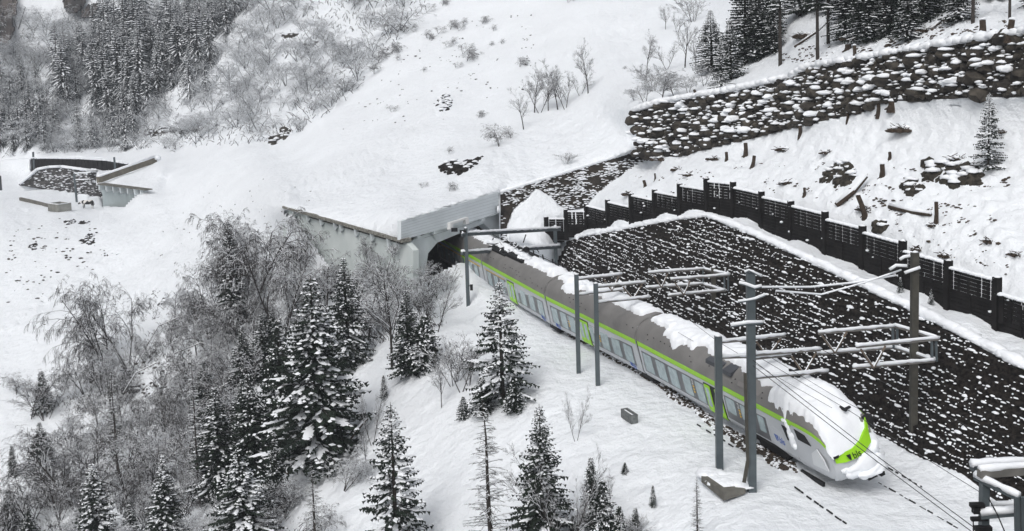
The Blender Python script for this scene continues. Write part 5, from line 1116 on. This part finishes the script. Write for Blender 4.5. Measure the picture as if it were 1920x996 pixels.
# ---- conifers above the boulder wall
plant('open0', 1352, 176, 72, label='small snowy spruce standing on the edge of the boulder wall', wide=.95)
plant('darkspruce1', 1335, 135, 22, label='dark spruce with a spreading lower bough behind the small wall top spruce', wide=1.7)
plant('darkspruce0', 1398, 120, -60, label='large spruce at the left end of the upper right wood', wide=1.5)
plant('spruce3', 1370, 150, 40, label='dark shaggy spruce between the small spruce and the large left one', wide=1.6)
plant('pole0', 1463, 122, -120, label='spruce with a bent bare lower trunk above the boulder wall', wide=1.05)
plant('pole1', 1533, 112, -170, label='thin bare trunk rising between the bent spruce and the dense spruces', wide=.8)
plant('pole1', 1553, 86, -190, label='dark straight trunk at the left edge of the dense upper right spruces', wide=.9)
for i, (x, b, t, k) in enumerate([(1585, 78, -60, 'spruce3'), (1625, 82, -50, 'darkspruce1'), (1700, 78, -40, 'darkspruce0'), (1730, 45, -90, 'spruce3'), (1640, 40, -120, 'darkspruce1'), (1500, 30, -120, 'spruce0'), (1560, 20, -130, 'darkspruce0'), (1790, 10, -120, 'darkspruce1'), (1870, 0, -130, 'darkspruce0'), (1440, 10, -100, 'spruce1'), (1950, 10, -120, 'darkspruce1'), (1670, 0, -150, 'darkspruce0')]):
    plant(k, x, b, t, label='dark spruce of the dense wood in the upper right corner', group='spruces of the dense upper right wood', wide=1.5)
for x, b, t in ((1658, 58, -200), (1725, 38, -220), (1824, 48, -260), (1893, 38, -200)):
    plant('pole0', x, b, t, label='bare dark lower trunk of a tall spruce cut off by the top edge, upper right', group='tall trunks in the upper right wood', wide=.8)
# ---- bare trees up the slope
for x, b, t, k, lab in [(1103, 176, 72, 'bare0', 'tallest bare tree standing alone on the avalanche slope, right of its group'), (1088, 180, 130, 'bare2', 'small bare tree beside the tallest one on the avalanche slope'), (1046, 206, 110, 'bare1', 'bare tree in the middle of the avalanche slope group'), (1028, 210, 122, 'bare3', 'slender bare tree left of the middle one on the avalanche slope'), (1060, 205, 130, 'bare2', 'slender bare tree right of the middle one on the avalanche slope'), (1002, 212, 118, 'bare0', 'bare tree at the left of the avalanche slope group'), (1012, 212, 135, 'bare2', 'thin bare tree second from the left in the avalanche slope group'), (982, 243, 162, 'bare1', 'lowest bare tree of the avalanche slope group, leaning over the snow'),
                       (1213, 138, 56, 'bare0', 'bare tree at the left of the group above the boulder wall'), (1284, 127, 22, 'bare1', 'tallest bare tree above the boulder wall, between snow and spruces'), (1250, 130, 74, 'bare2', 'small bare tree holding brown leaves above the boulder wall'), (1248, 55, 8, 'bare3', 'rounded bare tree highest on the snow above the boulder wall'), (1305, 128, 60, 'bare0', 'leaning bare tree beside the spruces above the boulder wall'), (1270, 62, 20, 'bare2', 'bare tree close behind the rounded one above the boulder wall')]:
    plant(k, x, b, t, label=lab, name='bare_tree', wide=.95)
for i, (x, b, t, k) in enumerate([(1240, 192, 128, 'snowy0'), (1210, 196, 150, 'snowy1'), (1265, 182, 130, 'snowy2'), (1290, 176, 140, 'snowy3'), (1225, 170, 120, 'shrub1'), (1300, 40, -10, 'shrub0'), (1320, 160, 120, 'snowy1'), (1190, 190, 165, 'snowy3')]):
    plant(k, x, b, t, label='snowy tangled bush on the left end of the boulder wall', name='bush', cat='bush', group='snowy bushes by the boulder wall', wide=1.4)
for x, b, t, lab in ((935, 275, 232, 'snowy leaning bush on the avalanche slope left of the bare trees'), (958, 262, 236, 'second leaning bush on the avalanche slope, nearer the bare trees'), (1062, 308, 285, 'small twiggy bush above the dark bank edge')): plant('weep0' if x < 1000 else 'shrub2', x, b, t, label=lab, name='bush', cat='bush', wide=1.6, rz=0)
# small scrub lying on the avalanche slope
for i, (x, y, s_) in enumerate([(800, 68, 16), (822, 60, 14), (845, 52, 18), (868, 44, 14), (860, 55, 12), (905, 42, 15), (925, 55, 12), (868, 98, 20), (876, 112, 24), (850, 80, 14), (838, 86, 12), (805, 72, 12), (795, 132, 10), (855, 125, 12), (975, 122, 18), (940, 80, 10), (1065, 2, 14), (735, 98, 22), (745, 110, 12), (735, 208, 14), (898, 218, 14), (842, 285, 14), (800, 20, 16), (830, 8, 14), (920, 84, 10), (790, 350, 12), (843, 355, 16), (1170, 128, 8), (760, 60, 20), (710, 112, 26), (702, 135, 24), (730, 60, 22)]):
    plant('weep%d' % (i % 3), x, y + 3, y + 3 - s_, label='low wind bent scrub poking through the avalanche slope snow', name='scrub', cat='scrub', group='scrub tufts on the open avalanche slope', wide=1.6, rz=math.pi + rng.uniform(-.4, .4))
# ---- foreground birches and thickets
for x, b, t, k, lab, wd, rz in [
    (462, 600, 385, 'weep3', 'tall drooping snowy birch at the top of the left grove', .9, 0), (530, 640, 415, 'weep1', 'birch with an arching stem between the drooping birch and the gallery wall', .8, 2.6), (435, 590, 420, 'weep0', 'birch with its crown bowed to the left beside the drooping birch', .7, .2),
    (610, 605, 475, 'snowy0', 'snowy bare birch right below the left end of the gallery wall', 1.1, 1), (390, 640, 490, 'weep0', 'birch leaning far to the left over the open snow', .8, .1), (200, 700, 515, 'weep2', 'big dark weeping thicket standing out in the left snow field', .8, 0), (240, 690, 540, 'weep1', 'weeping birch at the right side of the dark thicket in the left snow field', .8, .2), (175, 705, 600, 'weep0', 'bowed birch at the left foot of the dark thicket', .7, 0), (190, 740, 640, 'weep2', 'lower part of the weeping thicket in the left snow field', .8, 0),
    (735, 688, 460, 'bare3', 'leaning birch with a thick dark trunk below the gallery wall', 1.05, .5), (717, 590, 490, 'snowy1', 'snowy birch bush against the middle of the gallery wall', 1.4, 0), (660, 580, 480, 'snowy2', 'snowy thicket against the left half of the gallery wall', 1.5, 0), (765, 585, 505, 'snowy3', 'snowy thicket against the right half of the gallery wall', 1.5, 0), (690, 640, 520, 'snowy0', 'snow covered birch right of the dark spruce behind the grove', 1.3, 0), (800, 600, 515, 'shrub0', 'fine branched shrub at the portal pier', 1.2, 0), (818, 625, 490, 'bare2', 'thin bare stems rising before the portal pier', .7, 0), (640, 560, 480, 'bare0', 'bare shrub touching the lower left of the gallery wall', 1.1, 0), (835, 545, 505, 'shrub1', 'snow flecked shrub in the dark mouth of the gallery', 1.3, 0),
    (865, 735, 612, 'bare2', 'upright bare shrub left of the lone open spruce', .8, 0), (850, 720, 630, 'shrub2', 'fan shaped reddish shrub above the clearing', 1.2, 0), (828, 765, 655, 'bare3', 'thin leaning shrub lowest in the clearing', .7, 0), (880, 720, 640, 'shrub0', 'fine shrub just left of the lone open spruce', 1.0, 0),
    (698, 835, 700, 'bare2', 'very thin bare sapling between the biggest spruce and the clearing', .5, 0), (688, 888, 780, 'bare0', 'second thin sapling below the biggest spruce', .5, 0), (640, 925, 835, 'snowy2', 'snow laden bush hanging over the fallen trunk', 1.4, 0), (1080, 830, 720, 'bare2', 'thin bare sapling above the dense bottom spruce', .5, 0), (1145, 960, 870, 'bare0', 'thin bare sapling right of the small conifers', .6, 0),
    (1000, 1030, 800, 'bare1', 'bare birch whose stems cross the dense bottom spruce', .8, 1), (1060, 1050, 830, 'bare2', 'bare birch at the right side of the dense bottom spruce', .7, 0),
    (30, 740, 700, 'weep0', 'bowed grass like birch shoot at the left edge', 1.8, 0), (150, 965, 800, 'weep1', 'bent birch above the bottom left snowy spruce', 1.2, 0), (60, 1000, 880, 'weep2', 'bent birch in the bottom left corner', 1.4, .3), (250, 960, 800, 'weep3', 'birch arching between the two bottom left spruces', 1.2, 0), (120, 1020, 850, 'bare1', 'bare upright birch left of the bottom left spruce', .9, 0), (1210, 520, 505, 'shrub1', 'tiny shrub on the dam', .8, 0)]:
    if lab.startswith('tiny shrub on'): continue
    plant(k, x, b, t, label=lab, name='birch_tree' if 'shrub' not in lab and 'bush' not in lab else 'shrub', cat='tree' if 'shrub' not in lab and 'bush' not in lab else 'shrub', wide=wd, rz=rz)
def scatter(poly, n, keys, hpx, name, cat, label, group, wide=(1, 1.4), seed=1, mind=9, rz=None, hm=None):
    r = np.random.default_rng(seed); x0, x1 = min(p[0] for p in poly), max(p[0] for p in poly); y0, y1 = min(p[1] for p in poly), max(p[1] for p in poly); pts = []; tries = 0
    while len(pts) < n and tries < n * 60:
        tries += 1; x, y = r.uniform(x0, x1), r.uniform(y0, y1)
        if not inpoly(np.array([x]), np.array([y]), poly)[0]: continue
        if any((x - a) ** 2 + ((y - b) * 1.6) ** 2 < mind ** 2 for a, b in pts): continue
        pts.append((x, y)); h_ = r.uniform(*hpx); plant(keys[r.integers(0, len(keys))], x, y, y - h_, label=label, name=name, cat=cat, group=group, wide=r.uniform(*wide), rz=(None if rz is None else rz + r.uniform(-.5, .5)), h=(None if hm is None else r.uniform(*hm)))
scatter([(270, 620), (330, 560), (470, 560), (520, 640), (510, 720), (420, 740), (260, 700)], 26, ['weep0', 'weep1', 'snowy0', 'snowy2', 'weep2'], (50, 95), 'birch_tree', 'tree', 'bent snowy birch of the thicket left of the grove spruces', 'birches of the thicket left of the grove', (.7, 1.0), seed=2, mind=16)
scatter([(180, 740), (260, 700), (420, 740), (500, 800), (480, 900), (340, 960), (60, 990), (60, 900), (150, 800)], 34, ['weep1', 'weep3', 'snowy1', 'snowy3', 'bare3', 'weep2'], (60, 120), 'birch_tree', 'tree', 'tangled birch of the lower left thicket among the spruces', 'birches of the lower left thicket', (.75, 1.1), seed=3, mind=18)
scatter([(600, 470), (800, 500), (830, 580), (720, 640), (640, 620), (590, 560), (560, 480)], 22, ['snowy0', 'snowy1', 'snowy3', 'shrub0'], (28, 55), 'shrub', 'shrub', 'snow dusted shrub of the thicket below the gallery wall', 'shrubs below the gallery wall', seed=4, mind=15)
scatter([(380, 520), (430, 470), (560, 520), (600, 600), (500, 640), (400, 600)], 14, ['snowy0', 'weep3', 'snowy2', 'bare3'], (60, 110), 'birch_tree', 'tree', 'snowy birch of the thicket around the drooping birch', 'birches around the drooping birch', (.7, 1.0), seed=5, mind=18)
scatter([(0, 930), (200, 900), (560, 960), (600, 1060), (0, 1060)], 16, ['weep1', 'snowy2', 'shrub1'], (50, 90), 'shrub', 'shrub', 'snowy shrub along the bottom edge at the left', 'shrubs along the bottom left edge', seed=6, mind=22)
scatter([(60, 760), (250, 700), (300, 640), (480, 640), (490, 800), (430, 960), (250, 1000), (40, 960)], 46, ['weep1', 'weep0', 'weep2', 'bare2', 'shrub0'], (45, 95), 'birch_tree', 'tree', 'dark twiggy birch in the dense lower left thicket', 'dark birches of the lower left thicket', (.8, 1.2), seed=12, mind=13)
scatter([(20, 900), (160, 840), (420, 900), (540, 1000), (400, 1060), (20, 1060)], 9, ['darkspruce0', 'darkspruce1', 'spruce3'], (70, 130), 'spruce_tree', 'tree', 'dark young spruce crowded into the lower left thicket', 'dark spruces of the lower left thicket', (1.3, 1.7), seed=13, mind=30)
scatter([(380, 620), (480, 600), (520, 680), (500, 860), (400, 900), (380, 760)], 7, ['darkspruce0', 'darkspruce1'], (80, 140), 'spruce_tree', 'tree', 'dark spruce hidden in the left side of the grove', 'dark spruces in the left side of the grove', (1.3, 1.6), seed=14, mind=26)
scatter([(1080, 960), (1220, 990), (1220, 1060), (960, 1060)], 7, ['shrub0', 'young1', 'shrub2'], (30, 60), 'shrub', 'shrub', 'small shrub at the bottom edge right of the dense spruce', 'shrubs at the bottom edge', seed=7, mind=16)
# ---- upper left mountainside
scatter([(115, 130), (200, 60), (270, 40), (430, 40), (430, 60), (395, 130), (300, 190), (250, 250), (170, 240), (90, 180)], 105, ['farspruce0', 'farspruce1', 'farspruce2'], (60, 130), 'spruce_tree', 'tree', 'snowy spruce of the dense stand on the upper left mountainside', 'spruces on the upper left mountainside', (.8, 1.25), 8, 10)
scatter([(-40, 230), (90, 200), (110, 260), (40, 290), (-40, 300)], 34, ['farspruce0', 'farspruce1'], (50, 90), 'spruce_tree', 'tree', 'small snowy spruce at the left edge above the distant palisade', 'spruces at the left edge', (.9, 1.2), 9, 12)
scatter([(1545, 10), (1800, -10), (1800, 62), (1700, 80), (1560, 84)], 12, ['darkspruce0', 'darkspruce1', 'spruce3'], (110, 190), 'spruce_tree', 'tree', 'dark spruce filling the wood above the right half of the boulder wall', 'dark spruces above the right half of the boulder wall', (1.2, 1.6), 17, 20)
scatter([(1370, 60), (1500, 10), (1490, 100), (1400, 125)], 5, ['darkspruce0', 'darkspruce1'], (110, 170), 'spruce_tree', 'tree', 'dark spruce behind the front spruces above the left half of the boulder wall', 'dark spruces above the left half of the boulder wall', (1.2, 1.6), 18, 22)
scatter([(100, 250), (260, 250), (240, 285), (80, 285)], 10, ['farspruce0', 'farspruce2'], (45, 75), 'spruce_tree', 'tree', 'small snowy spruce among the birches above the distant palisade', 'small spruces above the palisade', (.8, 1.1), 16, 18)
scatter([(-40, 190), (110, 140), (140, 220), (60, 240), (-40, 240)], 14, ['farspruce1', 'farspruce0'], (45, 75), 'spruce_tree', 'tree', 'faint snowy spruce high on the mountainside near the left cliff', 'spruces below the left cliff', (.8, 1.1), 10, 14)
for x, b, t, lab in ((357, 188, 92, 'separate dark spruce among birches right of the dense spruce stand'), (386, 178, 105, 'second separate spruce among birches, just right of the first'), (423, 80, 55, 'tiny spruce among the birches right of the spruce stand'), (235, 245, 155, 'lowest spruce of the upper left stand, before the rock ledge')): plant('farspruce%d' % (b % 3), x, b, t, label=lab, wide=.95)
for x, b, t in ((400, 34, -60), (440, 30, -70), (375, 40, -50), (465, 22, -40)): plant('farspruce2', x, b, t, label='dark spruce of the top edge row above the birches', group='spruces at the top edge')
ULB = [(-40, 300), (-40, 60), (120, 40), (200, 30), (420, -20), (830, -30), (800, 10), (770, 50), (735, 90), (700, 130), (650, 190), (560, 250), (470, 275), (400, 275), (300, 290), (240, 285), (60, 290)]
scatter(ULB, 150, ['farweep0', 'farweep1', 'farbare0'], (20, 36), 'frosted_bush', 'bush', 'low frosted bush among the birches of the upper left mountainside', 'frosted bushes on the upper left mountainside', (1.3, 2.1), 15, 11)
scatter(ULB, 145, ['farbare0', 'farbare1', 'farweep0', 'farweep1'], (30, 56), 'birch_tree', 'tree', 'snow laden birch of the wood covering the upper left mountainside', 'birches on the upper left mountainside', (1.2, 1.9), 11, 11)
# ground cover under the wood
mb, ms = MB(), MB(); n_ = 0
while n_ < 5200:
    x, y = rng.uniform(-60, 830), rng.uniform(-40, 300)
    if not inpoly(np.array([x]), np.array([y]), ULB)[0]: continue
    if noise.noise((x * .012, y * .02, 3)) < -.28 and rng.random() < .8: n_ += .3; continue
    p = gp(x, y); n_ += 1; L = rng.uniform(.4, 1.4); a = rng.uniform(0, 6.3)
    e = p + np.array([math.cos(a) * L, math.sin(a) * L * .6, rng.uniform(.1, 1.2)]); (mb if rng.random() < .62 else ms).tube([p, (p + e) / 2 + np.array([0, 0, .2]), e], [.06, .045, .02], 3, False)
uc = obj('undergrowth', mb, BARKG); tag(uc, 'snow tangled undergrowth beneath the wood on the upper left mountainside', 'undergrowth', kind='stuff'); obj('snow_cover', ms, SNOW, uc)
def under(poly, n, lab, seed, sz=(.3, 1.0)):
    r = np.random.default_rng(seed); mb, ms = MB(), MB(); x0, x1 = min(p[0] for p in poly), max(p[0] for p in poly); y0, y1 = min(p[1] for p in poly), max(p[1] for p in poly); c = 0
    while c < n:
        x, y = r.uniform(x0, x1), r.uniform(y0, y1)
        if not inpoly(np.array([x]), np.array([y]), poly)[0]: continue
        if noise.noise((x * .014, y * .022, seed)) < -.12: c += .2; continue
        p = gp(x, y); c += 1
        for k in range(5):
            L = r.uniform(*sz); a = r.uniform(0, 6.3); o = p + np.array([r.normal(0, .3), r.normal(0, .3), 0]); e = o + np.array([math.cos(a) * L * .7, math.sin(a) * L * .5, r.uniform(.1, .9) * L]); (mb if r.random() < .84 else ms).tube([o, (o + e) / 2 + np.array([0, 0, .12]), e], [.028, .02, .008], 3, False)
    o = obj('undergrowth', mb, BARKG); tag(o, lab, 'undergrowth', kind='stuff'); obj('snow_cover', ms, SNOW, o)
under([(60, 780), (190, 720), (270, 560), (480, 540), (560, 600), (520, 860), (560, 960), (600, 1060), (20, 1060), (30, 900)], 2200, 'dark twiggy undergrowth filling the lower left thickets', 91)
under([(590, 500), (800, 560), (830, 620), (720, 660), (600, 640)], 500, 'twiggy undergrowth below the gallery wall', 92)
# dark debris, stones and earth showing through the snow
def debris(poly, n, lab, seed, size=(.05, .16), m=ROCK, thr=-.1):
    r = np.random.default_rng(seed); mb = MB(); x0, x1 = min(p[0] for p in poly), max(p[0] for p in poly); y0, y1 = min(p[1] for p in poly), max(p[1] for p in poly); c = 0; tr_ = 0
    while c < n and tr_ < n * 30:
        tr_ += 1; x, y = r.uniform(x0, x1), r.uniform(y0, y1)
        if not inpoly(np.array([x]), np.array([y]), poly)[0] or noise.noise((x * .03, y * .05, seed)) < thr: continue
        p = gp(x, y); q_ = r.uniform(*size); mb.blob(p, (q_ * r.uniform(1, 2.2), q_, q_ * .7), c + seed * 1000, 0, 1); c += 1
    o = obj('debris', mb, m); tag(o, lab, 'debris', kind='stuff')
debris([(20, 430), (190, 425), (215, 480), (150, 520), (40, 580), (10, 520)], 90, 'stones and earth crumbs peeping through the snow below the distant bench', 21, (.08, .2), thr=.1)
debris([(80, 400), (230, 430), (220, 620), (60, 640), (0, 600)], 60, 'sparse dark crumbs on the open left snow slope', 22, (.06, .16), thr=.0)
debris([(400, 340), (600, 330), (560, 420), (420, 520), (240, 560), (250, 470)], 160, 'crumbs and dirt streaks on the avalanche cone left of the gallery', 23, (.04, .12), thr=.05)
debris([(1180, 330), (1500, 300), (1900, 330), (1900, 520), (1700, 440), (1500, 360), (1200, 370)], 700, 'bark and twig litter on the snowy slope behind the timber fence', 24, (.03, .10), STUMP, thr=.08)
debris([(640, 120), (760, 60), (1000, 20), (1000, 160), (820, 240), (640, 250)], 130, 'dark specks scattered on the avalanche slope', 25, (.06, .14), thr=.05)
debris([(1420, 110), (1640, 60), (1900, 20), (1900, 50), (1700, 90), (1520, 120)], 420, 'fallen twigs and litter under the upper right spruces', 26, (.05, .14), STUMP)
debris([(180, 660), (300, 640), (460, 640), (480, 700), (300, 760), (160, 720)], 120, 'dark earth showing under the left thickets', 27, (.07, .2))
for i, (poly, lab, sz) in enumerate([([(120, 415), (140, 412), (142, 420), (124, 422)], 'dark clods on the edge of the distant bench, below the container', .3), ([(148, 417), (166, 416), (165, 420), (150, 421)], 'flat dark clod right of the clods on the bench edge', .3), ([(150, 452), (168, 438), (178, 442), (176, 456), (158, 462)], 'largest dark earth patch on the slope below the distant bench', .35), ([(55, 460), (68, 455), (68, 468), (58, 472)], 'small dark earth patch left of the largest one', .3), ([(196, 478), (222, 476), (220, 480), (198, 481)], 'row of small black clods on the open left slope', .22), ([(285, 550), (305, 545), (315, 565), (300, 575), (286, 570)], 'dark clods at the foot of the far leaning birch', .25), ([(288, 545), (296, 540), (300, 550), (290, 555)], 'single dark clod above the leaning birch foot', .25), ([(225, 725), (262, 722), (258, 736), (232, 738)], 'dark hollow under the snow in the left thicket', .35)]):
    rockpatch('earth_clod', lab, poly, 40 + i, snow=.3, size=sz, cat='clod')
# ---- slope behind the fence: stumps, boulders, logs, brush
def stump(x, b, t, lab, wpx=9, lean=0.0):
    p = gp(x, b); s_ = p[1] / FPX; h = (b - t) * s_; r_ = wpx * s_ / 2 * .85; g = thing('tree_stump', lab, 'stump', p); mb = MB(); top = np.array([lean * h, 0, h])
    mb.tube([(0, 0, -.3), (0, 0, 0), tuple(top * .5 + np.array([.03, 0, 0])), tuple(top)], [r_ * 1.5, r_ * 1.25, r_ * 1.0, r_ * .95], 9)
    for i in range(3): a = rng.uniform(0, 6.3); mb.tube([(0, 0, .1), (math.cos(a) * r_ * 2, math.sin(a) * r_ * 2, -.1)], [r_ * .5, r_ * .2], 5)
    obj('trunk', mb, STUMP, g); ms = MB(); ms.blob(tuple(top + np.array([0, 0, .05])), (r_ * 1.1, r_ * 1.1, r_ * .6), int(x), .6, 2); obj('snow_cap', ms, SNOW, g, True)
for a in [(1398, 292, 268, 'short stump below the boulder wall, left of two close ones', 9), (1410, 315, 292, 'leaning stump just below the short stump', 8, .2), (1362, 305, 285, 'dark stub left of the short stump under the boulder wall', 7), (1500, 256, 236, 'stump standing close below the boulder wall middle', 8), (1589, 228, 212, 'tiny stub at the foot of the boulder wall', 6), (1647, 215, 190, 'dark stump touching the foot of the boulder wall', 9), (1672, 203, 190, 'wide snow capped stump at the foot of the boulder wall', 16), (1654, 333, 308, 'upright stump in the snow between the boulders', 11), (1668, 300, 285, 'small stub above the upright stump', 7), (1755, 422, 378, 'tall stump standing right of the fallen logs', 9), (1622, 405, 365, 'leaning torn stump at the end of the fallen log', 11, -.35), (1210, 352, 338, 'stump at the left end of the slope behind the fence', 7, -.2), (1228, 340, 325, 'thin stub behind the left fence posts', 4), (1602, 115, 86, 'snow capped post like stump on top of the boulder wall', 8), (1542, 122, 110, 'small stub on top of the boulder wall', 5, -.3), (1842, 66, 38, 'dark thick stump on top of the boulder wall at right', 14), (1890, 72, 38, 'curved thick stump on top of the boulder wall, rightmost', 14, .2), (1858, 68, 55, 'thin stub between the two thick stumps on the wall', 5), (1305, 180, 168, 'small dark stub on the left end of the wall top', 6, -.3), (1590, 95, 83, 'snow capped low stub behind the post like stump', 14), (1508, 368, 352, 'small dark stub in the snow just behind the fence', 6)]: stump(*a)
for poly, lab, sd, sz in [([(1545, 318), (1570, 308), (1600, 310), (1612, 325), (1600, 345), (1565, 350), (1545, 340)], 'brown mossy boulder in the snow behind the fence, left one', 61, .42), ([(1725, 310), (1750, 298), (1790, 302), (1845, 318), (1840, 345), (1790, 352), (1735, 338)], 'largest brown mossy boulder, below the lone upper spruce', 62, .5), ([(1690, 345), (1715, 338), (1735, 346), (1728, 362), (1700, 366)], 'dark boulder just left below the largest boulder', 63, .4), ([(1636, 418), (1655, 412), (1662, 424), (1648, 435), (1636, 430)], 'rounded boulder beside a thin shrub behind the fence', 64, .35)]:
    rockpatch('boulder', lab, poly, sd, mat('mossy_rock%d' % sd, (.022, .020, .016), .95, 0, 2.5, bump=.08, bscale=4, col2=(.06, .052, .04)), .34, sz, 'boulder')
def brush(x, y, s_, lab, seed):
    p = gp(x, y); k = p[1] / FPX * s_; r = np.random.default_rng(seed); g = thing('brushwood', lab, 'brushwood', p); mb, ms = MB(), MB()
    for i in range(46):
        a = r.uniform(0, 6.3); l = r.uniform(.2, .7) * k; o = np.array([r.normal(0, .3) * k, r.normal(0, .3) * k, r.uniform(-.05, .2)]); e = o + np.array([math.cos(a) * l, math.sin(a) * l * .7, r.uniform(-.1, .6) * l]); mb.tube([o, e], [.035, .015], 4)
        if r.random() < .35: ms.tube([o + np.array([0, 0, .04]), e + np.array([0, 0, .03])], [.03, .015], 4)
    for i in range(24): q_ = r.uniform(.08, .22) * k; mb.blob((r.normal(0, .35) * k, r.normal(0, .3) * k, .05), (q_ * 1.4, q_, q_ * .7), seed * 50 + i)
    for i in range(12): q_ = r.uniform(.10, .26) * k; ms.blob((r.normal(0, .35) * k, r.normal(0, .2) * k + .1, .16 * k + .05), (q_ * 1.4, q_, q_ * .5), seed * 60 + i, .6)
    obj('branches', mb, STUMP, g); obj('snow_cap', ms, SNOW, g, True)
for i, (x, y, s_, lab) in enumerate([(1692, 245, 34, 'large dark root plate under snow, below the boulder wall'), (1552, 288, 20, 'dark spiky brush in the middle of the slope behind the fence'), (1470, 282, 22, 'low brushwood below the boulder wall middle'), (1295, 330, 18, 'dark brush tuft behind the left part of the fence'), (1240, 300, 26, 'brushwood at the left foot of the boulder wall'), (1180, 365, 18, 'brush behind the stepped left end of the fence'), (1475, 345, 20, 'dark brush just behind the highest fence panels'), (1620, 395, 18, 'brush at the foot of the leaning torn stump'), (1775, 482, 22, 'dark brush behind the fence near the brown mast'), (1860, 455, 20, 'sparse brush on the right slope behind the fence'), (1905, 480, 20, 'brush at the right edge behind the fence'), (1750, 425, 16, 'brush pile at the foot of the tall stump'), (1800, 300, 24, 'twigs and snow at the foot of the lone upper spruce'), (1510, 70, 34, 'brush pile under the upper right spruces, left one'), (1600, 75, 30, 'brush pile under the upper right spruces, middle one'), (1740, 60, 34, 'brush pile under the upper right spruces, right one'), (1790, 40, 30, 'tangle of fallen wood left of the thick trunks'), (1440, 95, 22, 'brush beside the bent spruce trunk'), (1290, 355, 14, 'small snag behind the left fence panels'), (1270, 320, 18, 'brush below the left end of the boulder wall'), (1340, 300, 18, 'brush near the dark stub under the boulder wall'), (1880, 250, 14, 'twigs right of the lone upper spruce'), (1720, 470, 14, 'brush just left of the brown mast head')]): brush(x, y, s_, lab, 70 + i)
def log(pts, r_, lab, snow=True):
    mb = MB(); w_ = []
    for x, y, dz_ in pts: p = gp(x, y); w_.append(p + np.array([0, 0, dz_]))
    g = thing('fallen_log', lab, 'log', w_[0]); mb.tube(w_, [r_ * (1 - .35 * i / len(w_)) for i in range(len(w_))], 8); obj('trunk', rel(mb, g), STUMP, g)
    if snow: ms = MB(); ms.tube([p + np.array([0, -.02, r_ * .75]) for p in w_], [r_ * .75] * len(w_), 6); obj('snow_cap', rel(ms, g), SNOW, g, True)
log([(1568, 388, .1), (1600, 368, .3), (1624, 350, .7)], .20, 'fallen log leaning up to the torn stump behind the fence')
log([(1668, 392, .15), (1710, 404, .2), (1745, 410, .25)], .16, 'fallen log lying between the torn and the tall stump')
log([(1490, 92, .2), (1530, 72, .5), (1560, 50, .8)], .12, 'thin fallen trunk across the snow under the upper right spruces')
log([(1630, 70, .2), (1680, 58, .3), (1720, 50, .4)], .12, 'fallen trunk in front of the right spruces of the upper right wood')
log([(1745, 60, .2), (1790, 35, .6), (1830, 20, .9)], .10, 'fallen trunk among the thick trunks of the upper right wood')
log([(538, 905, .6), (575, 872, 1.2), (612, 850, 1.9), (640, 840, 2.0)], .17, 'snow covered broken trunk bending right under the biggest spruce')
log([(645, 850, .5), (680, 822, 1.0), (690, 812, 1.0)], .13, 'short dark log end right of the broken trunk')
for pts, lab in (([(235, 800, 3.2), (260, 782, 4.2), (300, 772, 4.6)], 'arched birch stem under snow in the lower left thicket'), ([(360, 820, 1.5), (400, 795, 2.6), (430, 786, 3.0)], 'pale arched stem carrying snow before the dark grove spruces'), ([(255, 690, .5), (300, 655, 2.4), (345, 640, 2.6), (380, 660, .8)], 'high arched birch bowed to the ground left of the grove'), ([(300, 740, .5), (330, 705, 2.2), (380, 690, 2.4), (400, 690, 2)], 'lower arched birch stem in the left thicket')):
    log(pts, .055, lab)

# ------------------------------------------------------------------ thin winter haze over the whole place
vx = V; lo_, hi_ = V.min(0) - 3, V.max(0) + 3; hi_[2] = max(hi_[2], 40) + 25; lo_[2] -= 2; lo_[1] = min(lo_[1], -6); hi_[1] += 5; lo_[0] -= 5; hi_[0] += 5
mb = MB(); mb.box((lo_ + hi_) / 2, hi_ - lo_)
hm = bpy.data.materials.new('haze'); hm.use_nodes = True; hn = hm.node_tree; hn.nodes.clear(); ho = hn.nodes.new('ShaderNodeOutputMaterial'); hv = hn.nodes.new('ShaderNodeVolumePrincipled')
hv.inputs['Color'].default_value = (.86, .92, 1.0, 1); hv.inputs['Density'].default_value = .00042; hn.links.new(hv.outputs[0], ho.inputs['Volume'])
hz = obj('haze', mb, hm); hz['kind'] = 'stuff'
